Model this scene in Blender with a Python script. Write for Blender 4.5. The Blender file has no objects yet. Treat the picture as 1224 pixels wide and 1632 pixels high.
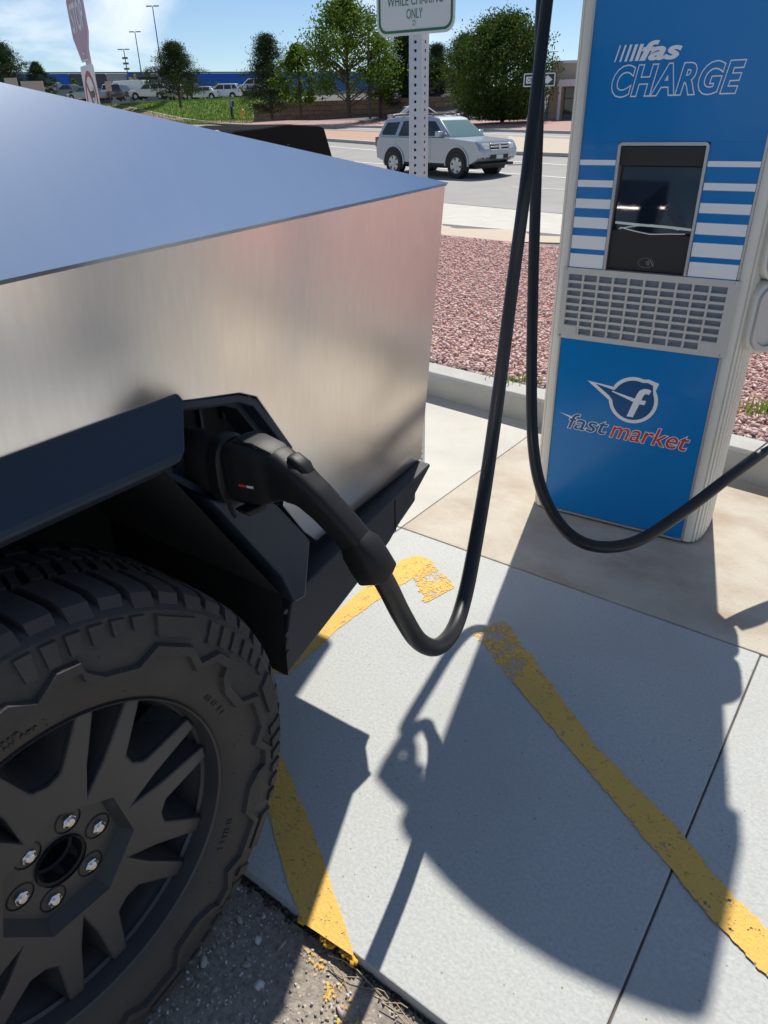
import bpy, bmesh, math, random
import numpy as np
from mathutils import Vector, Matrix, Quaternion
R = math.radians
rng = np.random.default_rng(11)
random.seed(5)
scene = bpy.context.scene
COL = scene.collection

# ------------------------------------------------------------------ camera
cam_d = bpy.data.cameras.new('camera')
cam = bpy.data.objects.new('camera', cam_d)
COL.objects.link(cam)
p_, r_ = R(29.1), R(-1.2)
fw = Vector((0, math.cos(p_), -math.sin(p_)))
rt0 = Vector((1, 0, 0)); up0 = rt0.cross(fw)
rt = rt0*math.cos(r_) + up0*math.sin(r_)
up = -rt0*math.sin(r_) + up0*math.cos(r_)
cam.matrix_world = Matrix(((rt.x, up.x, -fw.x, 0), (rt.y, up.y, -fw.y, 0), (rt.z, up.z, -fw.z, 1.4), (0, 0, 0, 1)))
cam_d.sensor_fit = 'HORIZONTAL'; cam_d.sensor_width = 36.0
cam_d.lens = 36.0*1131/1224
cam_d.clip_start = 0.02; cam_d.clip_end = 3000
scene.camera = cam

# ------------------------------------------------------------------ light
SUN_AZ, SUN_EL = 69.0, 54.0          # direction towards the sun, measured from +X
world = bpy.data.worlds.new('World'); scene.world = world; world.use_nodes = True
nt = world.node_tree; nt.nodes.clear()
wo = nt.nodes.new('ShaderNodeOutputWorld'); wb = nt.nodes.new('ShaderNodeBackground')
sky = nt.nodes.new('ShaderNodeTexSky'); sky.sky_type = 'NISHITA'; sky.sun_disc = False
sky.sun_elevation = R(SUN_EL); sky.sun_rotation = R(90-SUN_AZ)
sky.altitude = 1600; sky.air_density = 1.0; sky.dust_density = 0.1; sky.ozone_density = 4.0
# thin high clouds over the whole dome
tc = nt.nodes.new('ShaderNodeTexCoord'); mp = nt.nodes.new('ShaderNodeMapping')
mp.inputs['Scale'].default_value = (1.0, 1.0, 3.2); mp.inputs['Rotation'].default_value = (0.0, 0.25, 0.6); mp.inputs['Location'].default_value = (19.18, 9.94, 4.62)
no = nt.nodes.new('ShaderNodeTexNoise'); no.inputs['Scale'].default_value = 3.3; no.inputs['Detail'].default_value = 7
no.inputs['Roughness'].default_value = 0.55; no.inputs['Distortion'].default_value = 0.5
cr = nt.nodes.new('ShaderNodeValToRGB'); cr.color_ramp.elements[0].position = 0.54; cr.color_ramp.elements[1].position = 0.76
cr.color_ramp.elements[1].color = (1, 1, 1, 1)
mx = nt.nodes.new('ShaderNodeMix'); mx.data_type = 'RGBA'; mx.inputs['B'].default_value = (10.5, 10.9, 11.4, 1)
nt.links.new(tc.outputs['Generated'], mp.inputs['Vector']); nt.links.new(mp.outputs['Vector'], no.inputs['Vector'])
nt.links.new(no.outputs['Fac'], cr.inputs['Fac']); nt.links.new(cr.outputs['Color'], mx.inputs['Factor'])
nt.links.new(sky.outputs['Color'], mx.inputs['A']); nt.links.new(mx.outputs['Result'], wb.inputs['Color'])
wb.inputs['Strength'].default_value = 0.089
nt.links.new(wb.outputs['Background'], wo.inputs['Surface'])
sd = bpy.data.lights.new('sun', 'SUN'); sun = bpy.data.objects.new('sun', sd); COL.objects.link(sun)
sd.energy = 4.6; sd.angle = R(0.6); sd.color = (1.0, 0.95, 0.87)
sv = Vector((math.cos(R(SUN_EL))*math.cos(R(SUN_AZ)), math.cos(R(SUN_EL))*math.sin(R(SUN_AZ)), math.sin(R(SUN_EL))))
sun.rotation_euler = sv.to_track_quat('Z', 'Y').to_euler(); sun.location = (0, 0, 30)
scene.view_settings.view_transform = 'Standard'; scene.view_settings.look = 'None'
scene.view_settings.exposure = 0.25; scene.view_settings.gamma = 1.0
scene.render.engine = 'CYCLES'

# ------------------------------------------------------------------ materials
MATS = {}
def mat(name, col, rough=0.6, metal=0.0, arot=0.0, bdist=.004, var=None, vscale=8.0, vamt=0.5, bump=0.0, bscale=200.0, spec=0.5, aniso=0.0, coat=0.0, detail=6, stretch=None, var2=None, v2scale=1.0, speck=None, obj_rand=0.0):
    if name in MATS: return MATS[name]
    m = bpy.data.materials.new(name); m.use_nodes = True
    t = m.node_tree; b = t.nodes['Principled BSDF']; L = t.links.new
    b.inputs['Roughness'].default_value = rough; b.inputs['Metallic'].default_value = metal
    b.inputs['Specular IOR Level'].default_value = spec; b.inputs['Anisotropic'].default_value = aniso; b.inputs['Anisotropic Rotation'].default_value = arot
    b.inputs['Coat Weight'].default_value = coat; b.inputs['Coat Roughness'].default_value = 0.05
    base = (*col, 1); b.inputs['Base Color'].default_value = base
    cur = None
    co = None
    if var or var2 or bump or speck:
        tcn = t.nodes.new('ShaderNodeTexCoord'); co = tcn.outputs['Object']
        if stretch:
            mpn = t.nodes.new('ShaderNodeMapping'); mpn.inputs['Scale'].default_value = stretch
            L(co, mpn.inputs['Vector']); co = mpn.outputs['Vector']
    def mixin(fac, colr, cur):
        mm = t.nodes.new('ShaderNodeMix'); mm.data_type = 'RGBA'
        L(fac, mm.inputs['Factor']); mm.inputs['B'].default_value = (*colr, 1)
        if cur is None: mm.inputs['A'].default_value = base
        else: L(cur, mm.inputs['A'])
        return mm.outputs['Result']
    def noise(sc, lo, hi, det=detail, amt=1.0):
        nn = t.nodes.new('ShaderNodeTexNoise'); nn.inputs['Scale'].default_value = sc; nn.inputs['Detail'].default_value = det
        nn.inputs['Roughness'].default_value = 0.6
        L(co, nn.inputs['Vector'])
        rr = t.nodes.new('ShaderNodeMapRange'); rr.inputs['From Min'].default_value = lo; rr.inputs['From Max'].default_value = hi
        rr.inputs['To Max'].default_value = amt
        L(nn.outputs['Fac'], rr.inputs['Value']); return rr.outputs['Result']
    if var: cur = mixin(noise(vscale, 0.35, 0.7, amt=vamt), var, cur)
    if var2: cur = mixin(noise(v2scale, 0.45, 0.7, amt=0.7), var2, cur)
    if speck:
        sc, colr, thr = speck
        vv = t.nodes.new('ShaderNodeTexVoronoi'); vv.inputs['Scale'].default_value = sc; L(co, vv.inputs['Vector'])
        rr = t.nodes.new('ShaderNodeMapRange'); rr.inputs['From Min'].default_value = thr; rr.inputs['From Max'].default_value = thr*0.55
        rr.inputs['To Max'].default_value = 0.8
        L(vv.outputs['Distance'], rr.inputs['Value']); cur = mixin(rr.outputs['Result'], colr, cur)
    if obj_rand:
        oi = t.nodes.new('ShaderNodeObjectInfo'); hs = t.nodes.new('ShaderNodeHueSaturation')
        rr = t.nodes.new('ShaderNodeMapRange'); rr.inputs['To Min'].default_value = 1-obj_rand; rr.inputs['To Max'].default_value = 1+obj_rand
        L(oi.outputs['Random'], rr.inputs['Value']); L(rr.outputs['Result'], hs.inputs['Value'])
        if cur is None: hs.inputs['Color'].default_value = base
        else: L(cur, hs.inputs['Color'])
        cur = hs.outputs['Color']
    if cur is not None: L(cur, b.inputs['Base Color'])
    if bump:
        nn = t.nodes.new('ShaderNodeTexNoise'); nn.inputs['Scale'].default_value = bscale; nn.inputs['Detail'].default_value = 4; L(co, nn.inputs['Vector'])
        bb = t.nodes.new('ShaderNodeBump'); bb.inputs['Strength'].default_value = bump; bb.inputs['Distance'].default_value = bdist
        L(nn.outputs['Fac'], bb.inputs['Height']); L(bb.outputs['Normal'], b.inputs['Normal'])
    MATS[name] = m
    return m

def leaf_mat(name, c1, c2, trans=0.35):
    m = bpy.data.materials.new(name); m.use_nodes = True; t = m.node_tree; t.nodes.clear(); L = t.links.new
    o = t.nodes.new('ShaderNodeOutputMaterial'); d = t.nodes.new('ShaderNodeBsdfDiffuse'); tr = t.nodes.new('ShaderNodeBsdfTranslucent')
    mxs = t.nodes.new('ShaderNodeMixShader'); mxs.inputs['Fac'].default_value = trans
    tcn = t.nodes.new('ShaderNodeTexCoord'); nn = t.nodes.new('ShaderNodeTexNoise'); nn.inputs['Scale'].default_value = 1.7; nn.inputs['Detail'].default_value = 5
    mm = t.nodes.new('ShaderNodeMix'); mm.data_type = 'RGBA'; mm.inputs['A'].default_value = (*c1, 1); mm.inputs['B'].default_value = (*c2, 1)
    rr = t.nodes.new('ShaderNodeMapRange'); rr.inputs['From Min'].default_value = .3; rr.inputs['From Max'].default_value = .7
    L(tcn.outputs['Object'], nn.inputs['Vector']); L(nn.outputs['Fac'], rr.inputs['Value']); L(rr.outputs['Result'], mm.inputs['Factor'])
    L(mm.outputs['Result'], d.inputs['Color']); L(mm.outputs['Result'], tr.inputs['Color'])
    L(d.outputs[0], mxs.inputs[1]); L(tr.outputs[0], mxs.inputs[2]); L(mxs.outputs[0], o.inputs['Surface'])
    return m

def glass_mat(name, tint, fac):
    m = bpy.data.materials.new(name); m.use_nodes = True; t = m.node_tree; b = t.nodes['Principled BSDF']
    b.inputs['Base Color'].default_value = (*tint, 1); b.inputs['Roughness'].default_value = 0.03; b.inputs['Specular IOR Level'].default_value = 0.6
    if fac > 0:
        tr = t.nodes.new('ShaderNodeBsdfTransparent'); tr.inputs['Color'].default_value = (.75, .85, .85, 1)
        ms = t.nodes.new('ShaderNodeMixShader'); ms.inputs['Fac'].default_value = fac
        t.links.new(b.outputs[0], ms.inputs[1]); t.links.new(tr.outputs[0], ms.inputs[2])
        t.links.new(ms.outputs[0], t.nodes['Material Output'].inputs['Surface'])
    return m

M = {}
M['concrete'] = mat('concrete_cool', (.505, .52, .50), .9, var=(.385, .395, .375), vscale=120, vamt=.75, detail=3, bump=.42, bdist=.003, bscale=150, speck=(30, (.20, .195, .19), .085), var2=(.43, .425, .40), v2scale=2.2)
M['concrete_warm'] = mat('concrete_stained', (.52, .48, .40), .85, var=(.44, .385, .30), vscale=4, vamt=.9, bump=.55, bscale=90, speck=(40, (.2, .17, .14), .10), var2=(.33, .235, .17), v2scale=3.0, stretch=(1, 1.5, 1))
M['concrete_left'] = mat('concrete_pale', (.55, .53, .47), .85, var=(.46, .44, .39), vscale=3, vamt=.8, bump=.5, bscale=110)
M['kerb'] = mat('kerb_concrete', (.47, .46, .42), .85, var=(.37, .36, .33), vscale=6, vamt=.7, bump=.6, bscale=120, speck=(30, (.22, .21, .2), .09))
M['joint'] = mat('joint_dirt', (.10, .085, .07), .95, var=(.24, .20, .16), vscale=14)
M['asphalt_near'] = mat('old_asphalt', (.36, .315, .26), .95, var=(.15, .13, .11), vscale=70, vamt=.9, bump=1.0, bscale=160, speck=(70, (.60, .56, .50), .22), var2=(.46, .40, .33), v2scale=5)
M['asphalt_lot'] = mat('lot_asphalt', (.16, .155, .15), .95, var=(.11, .105, .1), vscale=3)
M['street'] = mat('street_asphalt', (.32, .31, .29), .9, var=(.27, .265, .25), vscale=1.2, vamt=.8, bump=.4, bscale=60, var2=(.36, .345, .32), v2scale=.35, stretch=(1, 1, 1))
M['walk'] = mat('sidewalk_tan', (.52, .44, .34), .9, var=(.45, .37, .29), vscale=3, bump=.3)
M['brick_med'] = mat('median_brick', (.44, .27, .20), .9, var=(.50, .34, .26), vscale=9)
M['gravel_bed'] = mat('red_gravel_bed', (.30, .16, .14), .95, var=(.52, .32, .28), vscale=45, vamt=.9, bump=1.0, bscale=60)
M['gravel_far'] = mat('red_gravel_far', (.44, .27, .24), .95, var=(.36, .20, .18), vscale=6, bump=.5)
M['paint_white'] = mat('road_paint_white', (.74, .74, .72), .8, var=(.55, .54, .52), vscale=6)
M['grass'] = mat('grass_blades', (.17, .32, .03), .9, var=(.26, .36, .06), vscale=.4)
M['grass_ground'] = mat('grass_ground', (.16, .27, .035), .95, var=(.36, .32, .17), vscale=.22, vamt=.9)
def steel_mat(name, col, rough, aniso, arot, stretch):
    """rolled stainless sheet: directional grain, faint waviness and hand smudges that change the gloss"""
    m = bpy.data.materials.new(name); m.use_nodes = True; t = m.node_tree; b = t.nodes['Principled BSDF']; L = t.links.new
    b.inputs['Metallic'].default_value = 1; b.inputs['Anisotropic'].default_value = aniso; b.inputs['Anisotropic Rotation'].default_value = arot
    tcn = t.nodes.new('ShaderNodeTexCoord'); mpn = t.nodes.new('ShaderNodeMapping'); mpn.inputs['Scale'].default_value = stretch; L(tcn.outputs['Object'], mpn.inputs['Vector'])
    def nz(vec, sc, det=4):
        n_ = t.nodes.new('ShaderNodeTexNoise'); n_.inputs['Scale'].default_value = sc; n_.inputs['Detail'].default_value = det; L(vec, n_.inputs['Vector']); return n_.outputs['Fac']
    def mr(v, a, b_, lo, hi):
        r = t.nodes.new('ShaderNodeMapRange'); r.inputs['From Min'].default_value = a; r.inputs['From Max'].default_value = b_; r.inputs['To Min'].default_value = lo; r.inputs['To Max'].default_value = hi; L(v, r.inputs['Value']); return r.outputs['Result']
    grain = nz(mpn.outputs['Vector'], 9, 6); smud = nz(tcn.outputs['Object'], 3.2, 7)
    cm = t.nodes.new('ShaderNodeMix'); cm.data_type = 'RGBA'; cm.inputs['A'].default_value = (*col, 1); cm.inputs['B'].default_value = (*[c*.95 for c in col], 1)
    L(mr(grain, .35, .65, 0, 1), cm.inputs['Factor']); L(cm.outputs['Result'], b.inputs['Base Color'])
    ad = t.nodes.new('ShaderNodeMath'); ad.operation = 'ADD'; L(mr(grain, .3, .7, -.004, .006), ad.inputs[0]); L(mr(smud, .42, .72, rough, rough+.07), ad.inputs[1]); L(ad.outputs[0], b.inputs['Roughness'])
    bb = t.nodes.new('ShaderNodeBump'); bb.inputs['Strength'].default_value = .16; bb.inputs['Distance'].default_value = .004; L(nz(tcn.outputs['Object'], 2.3, 1), bb.inputs['Height'])
    b2 = t.nodes.new('ShaderNodeBump'); b2.inputs['Strength'].default_value = .015; b2.inputs['Distance'].default_value = .0015; L(grain, b2.inputs['Height']); L(bb.outputs['Normal'], b2.inputs['Normal']); L(b2.outputs['Normal'], b.inputs['Normal'])
    return m
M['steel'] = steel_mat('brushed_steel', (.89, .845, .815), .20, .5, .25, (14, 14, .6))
M['steel_sky'] = mat('brushed_steel_sky_tint', (.86, .93, .99), .30, 1.0, var=(.83, .90, .97), vscale=3, vamt=.6, stretch=(14, 1, 1), aniso=.5)  # neutral steel tinted blue, so the mirrored sky sits in the colour
M['clad'] = mat('black_cladding', (.020, .032, .050), .40, spec=.35, bump=.15, bscale=700, var=(.024, .036, .054), vscale=5)
M['bumper'] = mat('bumper_plastic', (.034, .037, .043), .55, bump=.3, bscale=500, var=(.06, .058, .056), vscale=3.5, vamt=.6)
M['liner'] = mat('wheel_liner', (.016, .016, .016), .9, var=(.03, .027, .024), vscale=9)
M['tyre'] = mat('tyre_rubber', (.042, .039, .036), .72, bump=.25, bscale=260, var=(.062, .056, .05), vscale=11, vamt=.7)
M['rim'] = mat('rim_grey', (.045, .045, .047), .42, var=(.062, .06, .058), vscale=7, bump=.05, bscale=500)
M['rimdark'] = mat('rim_dark', (.006, .006, .007), .6)
M['disc'] = mat('brake_disc', (.30, .30, .31), .35, 1.0)
M['lug'] = mat('lug_steel', (.72, .71, .69), .25, 1.0)
M['black_glass'] = glass_mat('black_glass', (.012, .013, .016), 0)
M['handle'] = mat('handle_plastic', (.008, .0085, .010), .52, spec=.35, bump=.12, bscale=420, var=(.012, .012, .013), vscale=8)
M['cable'] = mat('cable_rubber', (.010, .0105, .012), .40, spec=.4, bump=.06, bscale=200, var=(.022, .021, .02), vscale=7, vamt=.6)
M['blue'] = mat('charger_blue', (.0, .195, .54), .25, spec=.4, coat=.12, var=(.0, .175, .49), vscale=2)
M['white_vinyl'] = mat('white_vinyl', (.86, .87, .89), .4)
M['red_vinyl'] = mat('red_vinyl', (.60, .045, .03), .4)
M['blue_dark'] = mat('vinyl_dark_blue', (.004, .085, .25), .3)
M['alu'] = mat('grey_aluminium', (.80, .77, .69), .45, .0, var=(.72, .69, .61), vscale=3, stretch=(1, 1, .2))
M['alu_trim'] = mat('silver_trim', (.52, .525, .53), .35, .6)
M['grille'] = mat('grille_grey', (.58, .57, .54), .5, .1)
M['grille_back'] = mat('grille_back', (.28, .32, .39), .6)
M['screen_dark'] = mat('screen_housing', (.018, .018, .02), .45)
M['screen'] = mat('screen_glass', (.012, .020, .032), .04, spec=.5)
M['paper'] = mat('torn_tape', (.75, .77, .74), .5)
M['icon'] = mat('icon_grey', (.22, .22, .22), .5)
M['sign_white'] = mat('sign_white', (.72, .72, .72), .45)
M['sign_green'] = mat('sign_green', (.03, .16, .06), .45)
M['post'] = mat('post_galvanised', (.62, .63, .66), .45, .15, var=(.54, .55, .58), vscale=12)
M['hole'] = mat('post_hole_shade', (.015, .015, .018), .9)
M['stop_red'] = mat('stop_faded', (.44, .25, .33), .45)
M['sign_red'] = mat('sign_red', (.42, .02, .03), .5)
M['sign_black'] = mat('sign_black', (.02, .02, .02), .5)
M['silver_paint'] = mat('silver_paint', (.44, .47, .51), .26, .6, coat=.5)
M['white_paint'] = mat('white_car_paint', (.78, .78, .77), .3, coat=.6)
M['dark_paint'] = mat('dark_car_paint', (.06, .065, .07), .3, coat=.6)
M['grey_paint'] = mat('grey_car_paint', (.25, .26, .27), .3, .4, coat=.6)
M['car_glass'] = glass_mat('car_glass', (.03, .038, .042), 0)
M['windscreen'] = glass_mat('windscreen_glass', (.16, .26, .26), .25)
M['car_black'] = mat('car_black', (.012, .012, .013), .6)
M['wheel_silver'] = mat('wheel_silver', (.55, .55, .54), .35, .7)
M['lamp_clear'] = mat('lamp_clear', (.75, .74, .70), .12, .2, coat=.8)
M['lamp_red'] = mat('lamp_red', (.35, .02, .02), .2, coat=.8)
M['lamp_amber'] = mat('lamp_amber', (.6, .25, .04), .2)
M['soft_top'] = mat('soft_top_cloth', (.004, .004, .005), .95, spec=.1, bump=.3, bscale=300)
M['plate'] = mat('plate_white', (.6, .62, .6), .5)
M['store_blue'] = mat('store_blue', (.008, .12, .50), .7)
M['store_grey'] = mat('store_grey', (.36, .37, .38), .8)
M['store_dark'] = mat('store_charcoal', (.085, .09, .10), .8)
M['store_base'] = mat('store_base', (.30, .27, .25), .8)
M['yellow_logo'] = mat('logo_yellow', (.85, .50, .06), .6)
M['wall_tan'] = mat('retaining_block', (.25, .17, .125), .95, var=(.19, .13, .10), vscale=2, bump=.6, obj_rand=.14)
M['stucco'] = mat('stucco_tan', (.50, .40, .33), .9)
M['porch'] = mat('porch_white', (.66, .66, .68), .7)
M['bark'] = mat('bark', (.10, .075, .055), .95, var=(.06, .045, .035), vscale=5, bump=1, bscale=20)
M['pine'] = leaf_mat('pine_needles', (.030, .058, .024), (.075, .105, .042), .25)
M['leaf'] = leaf_mat('leaf_light', (.07, .13, .022), (.15, .23, .04), .45)
M['leaf_dense'] = leaf_mat('leaf_dense', (.030, .068, .018), (.12, .17, .04), .35)
M['pole'] = mat('pole_bronze', (.09, .085, .085), .6)
M['pole_far'] = mat('pole_far', (.15, .16, .18), .7)
M['hydrant'] = mat('hydrant_yellow', (.65, .38, .06), .5)
M['cloth_grey'] = mat('cloth_grey', (.13, .15, .17), .9)
M['skin'] = mat('skin', (.36, .22, .16), .6)

def paint_mat(name, wear, sc=34, fine=.42):
    """yellow line paint, chipped through to the concrete where the wear noise is high"""
    m = bpy.data.materials.new(name); m.use_nodes = True; t = m.node_tree; b = t.nodes['Principled BSDF']; L = t.links.new
    tcn = t.nodes.new('ShaderNodeTexCoord')
    nn = t.nodes.new('ShaderNodeTexNoise'); nn.inputs['Scale'].default_value = sc; nn.inputs['Detail'].default_value = 12; nn.inputs['Roughness'].default_value = .72
    L(tcn.outputs['Object'], nn.inputs['Vector'])
    cc = t.nodes.new('ShaderNodeMix'); cc.data_type = 'RGBA'; cc.inputs['A'].default_value = (.80, .46, .075, 1); cc.inputs['B'].default_value = (.68, .42, .11, 1)
    n2 = t.nodes.new('ShaderNodeTexNoise'); n2.inputs['Scale'].default_value = 11; n2.inputs['Detail'].default_value = 5; L(tcn.outputs['Object'], n2.inputs['Vector'])
    L(n2.outputs['Fac'], cc.inputs['Factor']); L(cc.outputs['Result'], b.inputs['Base Color']); b.inputs['Roughness'].default_value = .75
    n3 = t.nodes.new('ShaderNodeTexNoise'); n3.inputs['Scale'].default_value = 130; L(tcn.outputs['Object'], n3.inputs['Vector'])
    bb = t.nodes.new('ShaderNodeBump'); bb.inputs['Strength'].default_value = .6; bb.inputs['Distance'].default_value = .004
    L(n3.outputs['Fac'], bb.inputs['Height']); L(bb.outputs['Normal'], b.inputs['Normal'])
    n4 = t.nodes.new('ShaderNodeTexNoise'); n4.inputs['Scale'].default_value = 170; n4.inputs['Detail'].default_value = 6; L(tcn.outputs['Object'], n4.inputs['Vector'])
    mxn = t.nodes.new('ShaderNodeMix'); mxn.inputs['Factor'].default_value = fine; L(nn.outputs['Fac'], mxn.inputs['A']); L(n4.outputs['Fac'], mxn.inputs['B'])
    rr = t.nodes.new('ShaderNodeMapRange'); rr.inputs['From Min'].default_value = wear-.025; rr.inputs['From Max'].default_value = wear+.025
    L(mxn.outputs['Result'], rr.inputs['Value'])
    tr = t.nodes.new('ShaderNodeBsdfTransparent'); ms = t.nodes.new('ShaderNodeMixShader')
    L(rr.outputs[0], ms.inputs['Fac']); L(b.outputs[0], ms.inputs[1]); L(tr.outputs[0], ms.inputs[2])
    L(ms.outputs[0], t.nodes['Material Output'].inputs['Surface'])
    return m
M['yellow'] = paint_mat('yellow_line_paint', .585)
M['yellow_worn'] = paint_mat('yellow_line_paint_worn', .515, 13, .5)
M['yellow_chips'] = paint_mat('yellow_line_paint_chips', .455)

# ------------------------------------------------------------------ mesh helpers
class MB:
    def __init__(s): s.v = []; s.f = []
    def add(s, vs, fs):
        o = len(s.v); s.v += [tuple(map(float, v)) for v in vs]; s.f += [tuple(i+o for i in f) for f in fs]; return s
    def box(s, x0, x1, y0, y1, z0, z1):
        return s.add([(x0, y0, z0), (x1, y0, z0), (x1, y1, z0), (x0, y1, z0), (x0, y0, z1), (x1, y0, z1), (x1, y1, z1), (x0, y1, z1)],
                     [(0, 3, 2, 1), (4, 5, 6, 7), (0, 1, 5, 4), (1, 2, 6, 5), (2, 3, 7, 6), (3, 0, 4, 7)])
    def prism(s, pts, fn0, fn1):
        """pts 2D; fn0/fn1 map a 2D point to 3D for the two caps"""
        n = len(pts)
        return s.add([fn0(*p) for p in pts]+[fn1(*p) for p in pts],
                     [tuple(range(n-1, -1, -1)), tuple(range(n, 2*n))]+[(i, (i+1) % n, (i+1) % n+n, i+n) for i in range(n)])
    def xz(s, pts, y0, y1): return s.prism(pts, lambda x, z: (x, y0, z), lambda x, z: (x, y1, z))
    def xy(s, pts, z0, z1): return s.prism(pts, lambda x, y: (x, y, z0), lambda x, y: (x, y, z1))
    def yz(s, pts, x0, x1): return s.prism(pts, lambda y, z: (x0, y, z), lambda y, z: (x1, y, z))
    def tube(s, path, rad, n=8, caps=True):
        P = [Vector(p) for p in path]; k = len(P)
        rads = rad if isinstance(rad, (list, tuple)) else [rad]*k
        vs = []; prev = None
        for i in range(k):
            t = (P[min(i+1, k-1)]-P[max(i-1, 0)]).normalized()
            if prev is None:
                a = Vector((0, 0, 1)) if abs(t.z) < .9 else Vector((1, 0, 0)); u = t.cross(a).normalized()
            else: u = (prev-t*prev.dot(t)).normalized()
            prev = u; w = t.cross(u)
            for j in range(n):
                a = 2*math.pi*j/n; vs.append(P[i]+(u*math.cos(a)+w*math.sin(a))*rads[i])
        fs = [(i*n+j, i*n+(j+1) % n, (i+1)*n+(j+1) % n, (i+1)*n+j) for i in range(k-1) for j in range(n)]
        if caps: fs += [tuple(range(n-1, -1, -1)), tuple((k-1)*n+j for j in range(n))]
        return s.add(vs, fs)
    def lathe_y(s, prof, n=64, c=(0, 0, 0)):
        """prof: list of (radius, y) swept round the Y axis"""
        k = len(prof); vs = []
        for i in range(n):
            a = 2*math.pi*i/n
            for (r, y) in prof: vs.append((c[0]+r*math.cos(a), c[1]+y, c[2]+r*math.sin(a)))
        fs = [(i*k+j, i*k+j+1, ((i+1) % n)*k+j+1, ((i+1) % n)*k+j) for i in range(n) for j in range(k-1)]
        return s.add(vs, fs)
    def lathe_z(s, prof, n=16, c=(0, 0, 0)):
        k = len(prof); vs = []
        for i in range(n):
            a = 2*math.pi*i/n
            for (r, z) in prof: vs.append((c[0]+r*math.cos(a), c[1]+r*math.sin(a), c[2]+z))
        fs = [(i*k+j, ((i+1) % n)*k+j, ((i+1) % n)*k+j+1, i*k+j+1) for i in range(n) for j in range(k-1)]
        return s.add(vs, fs)
    def build(s, name, m, parent=None, smooth=False, bevel=0.0, loc=None, fix=True, angle=35):
        me = bpy.data.meshes.new(name); me.from_pydata(s.v, [], s.f); me.update()
        if fix:
            b = bmesh.new(); b.from_mesh(me); bmesh.ops.recalc_face_normals(b, faces=b.faces); b.to_mesh(me); b.free()
        o = bpy.data.objects.new(name, me); COL.objects.link(o)
        me.materials.append(M[m] if isinstance(m, str) else m)
        if parent: o.parent = parent
        if loc: o.location = loc
        if smooth:
            me.shade_smooth()
            if smooth != 'all':
                me.set_sharp_from_angle(angle=R(angle))
        if bevel:
            md = o.modifiers.new('bevel', 'BEVEL'); md.width = bevel; md.segments = 2; md.limit_method = 'ANGLE'; md.angle_limit = R(30)
        return o

def tag(o, label=None, cat=None, group=None, kind=None):
    if label: o['label'] = label
    if cat: o['category'] = cat
    if group: o['group'] = group
    if kind: o['kind'] = kind
    return o
def empty(name, loc=(0, 0, 0), rz=0.0, label=None, cat=None, group=None, kind=None):
    o = bpy.data.objects.new(name, None); COL.objects.link(o); o.location = loc; o.rotation_euler = (0, 0, rz); o.empty_display_size = .1
    return tag(o, label, cat, group, kind)
def copy_tree(o, parent=None):
    c = o.copy(); COL.objects.link(c); c.parent = parent
    for ch in list(o.children): copy_tree(ch, c)
    return c
def rounded(x0, x1, z0, z1, r, n=6):
    out = []
    for cx, cz, a0 in ((x1-r, z0+r, -90), (x1-r, z1-r, 0), (x0+r, z1-r, 90), (x0+r, z0+r, 180)):
        for i in range(n+1):
            a = R(a0+90*i/n); out.append((cx+r*math.cos(a), cz+r*math.sin(a)))
    return out
def catmull(pts, n=6):
    P = [Vector(p) for p in pts]; out = []
    for i in range(len(P)-1):
        p0, p1, p2, p3 = P[max(i-1, 0)], P[i], P[i+1], P[min(i+2, len(P)-1)]
        for k in range(n):
            t = k/n
            out.append(.5*((2*p1)+(-p0+p2)*t+(2*p0-5*p1+4*p2-p3)*t*t+(-p0+3*p1-3*p2+p3)*t**3))
    out.append(P[-1]); return out
def text_mesh(body, size, offset=0.0, shear=0.0, depth=0.0006, space=1.0, sx=1.0):
    cu = bpy.data.curves.new('txt', 'FONT'); cu.body = body; cu.size = size; cu.shear = shear; cu.offset = offset; cu.extrude = depth
    cu.space_character = space; cu.align_x = 'LEFT'; cu.resolution_u = 4
    o = bpy.data.objects.new('txt', cu); COL.objects.link(o)
    dg = bpy.context.evaluated_depsgraph_get(); me = bpy.data.meshes.new_from_object(o.evaluated_get(dg))
    bpy.data.objects.remove(o)
    return me
def put_text(name, body, m, parent, x0, x1, z0, ztop, y, offset=0.0, shear=0.0, rotx=90, slope=0.0, cap=True, depth=.0006, space=1.0, ref=None):
    """text fitted into the box x0..x1, z0..ztop on a plane y = const of the parent"""
    me = text_mesh(body, 1.0, offset, shear, depth/max(1e-6, abs(ztop-z0)), space)
    n = len(me.vertices); co = np.empty(n*3, 'f'); me.vertices.foreach_get('co', co); co = co.reshape(-1, 3)
    if ref is None: ref = (co[:, 0].min(), co[:, 0].max(), co[:, 1].min(), co[:, 1].max())
    a, b, c_, d_ = ref
    X = x0+(co[:, 0]-a)/(b-a)*(x1-x0); Z = z0+(co[:, 1]-c_)/(d_-c_)*(ztop-z0)+slope*(X-x0)
    dz = co[:, 2]; Y = y-np.where(dz > 0, depth, 0.0)
    me.vertices.foreach_set('co', np.stack([X, Y, Z], 1).astype('f').ravel()); me.update()
    me.name = name; me.materials.clear(); me.materials.append(M[m])
    o = bpy.data.objects.new(name, me); COL.objects.link(o); o.parent = parent
    return o, ref

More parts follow.
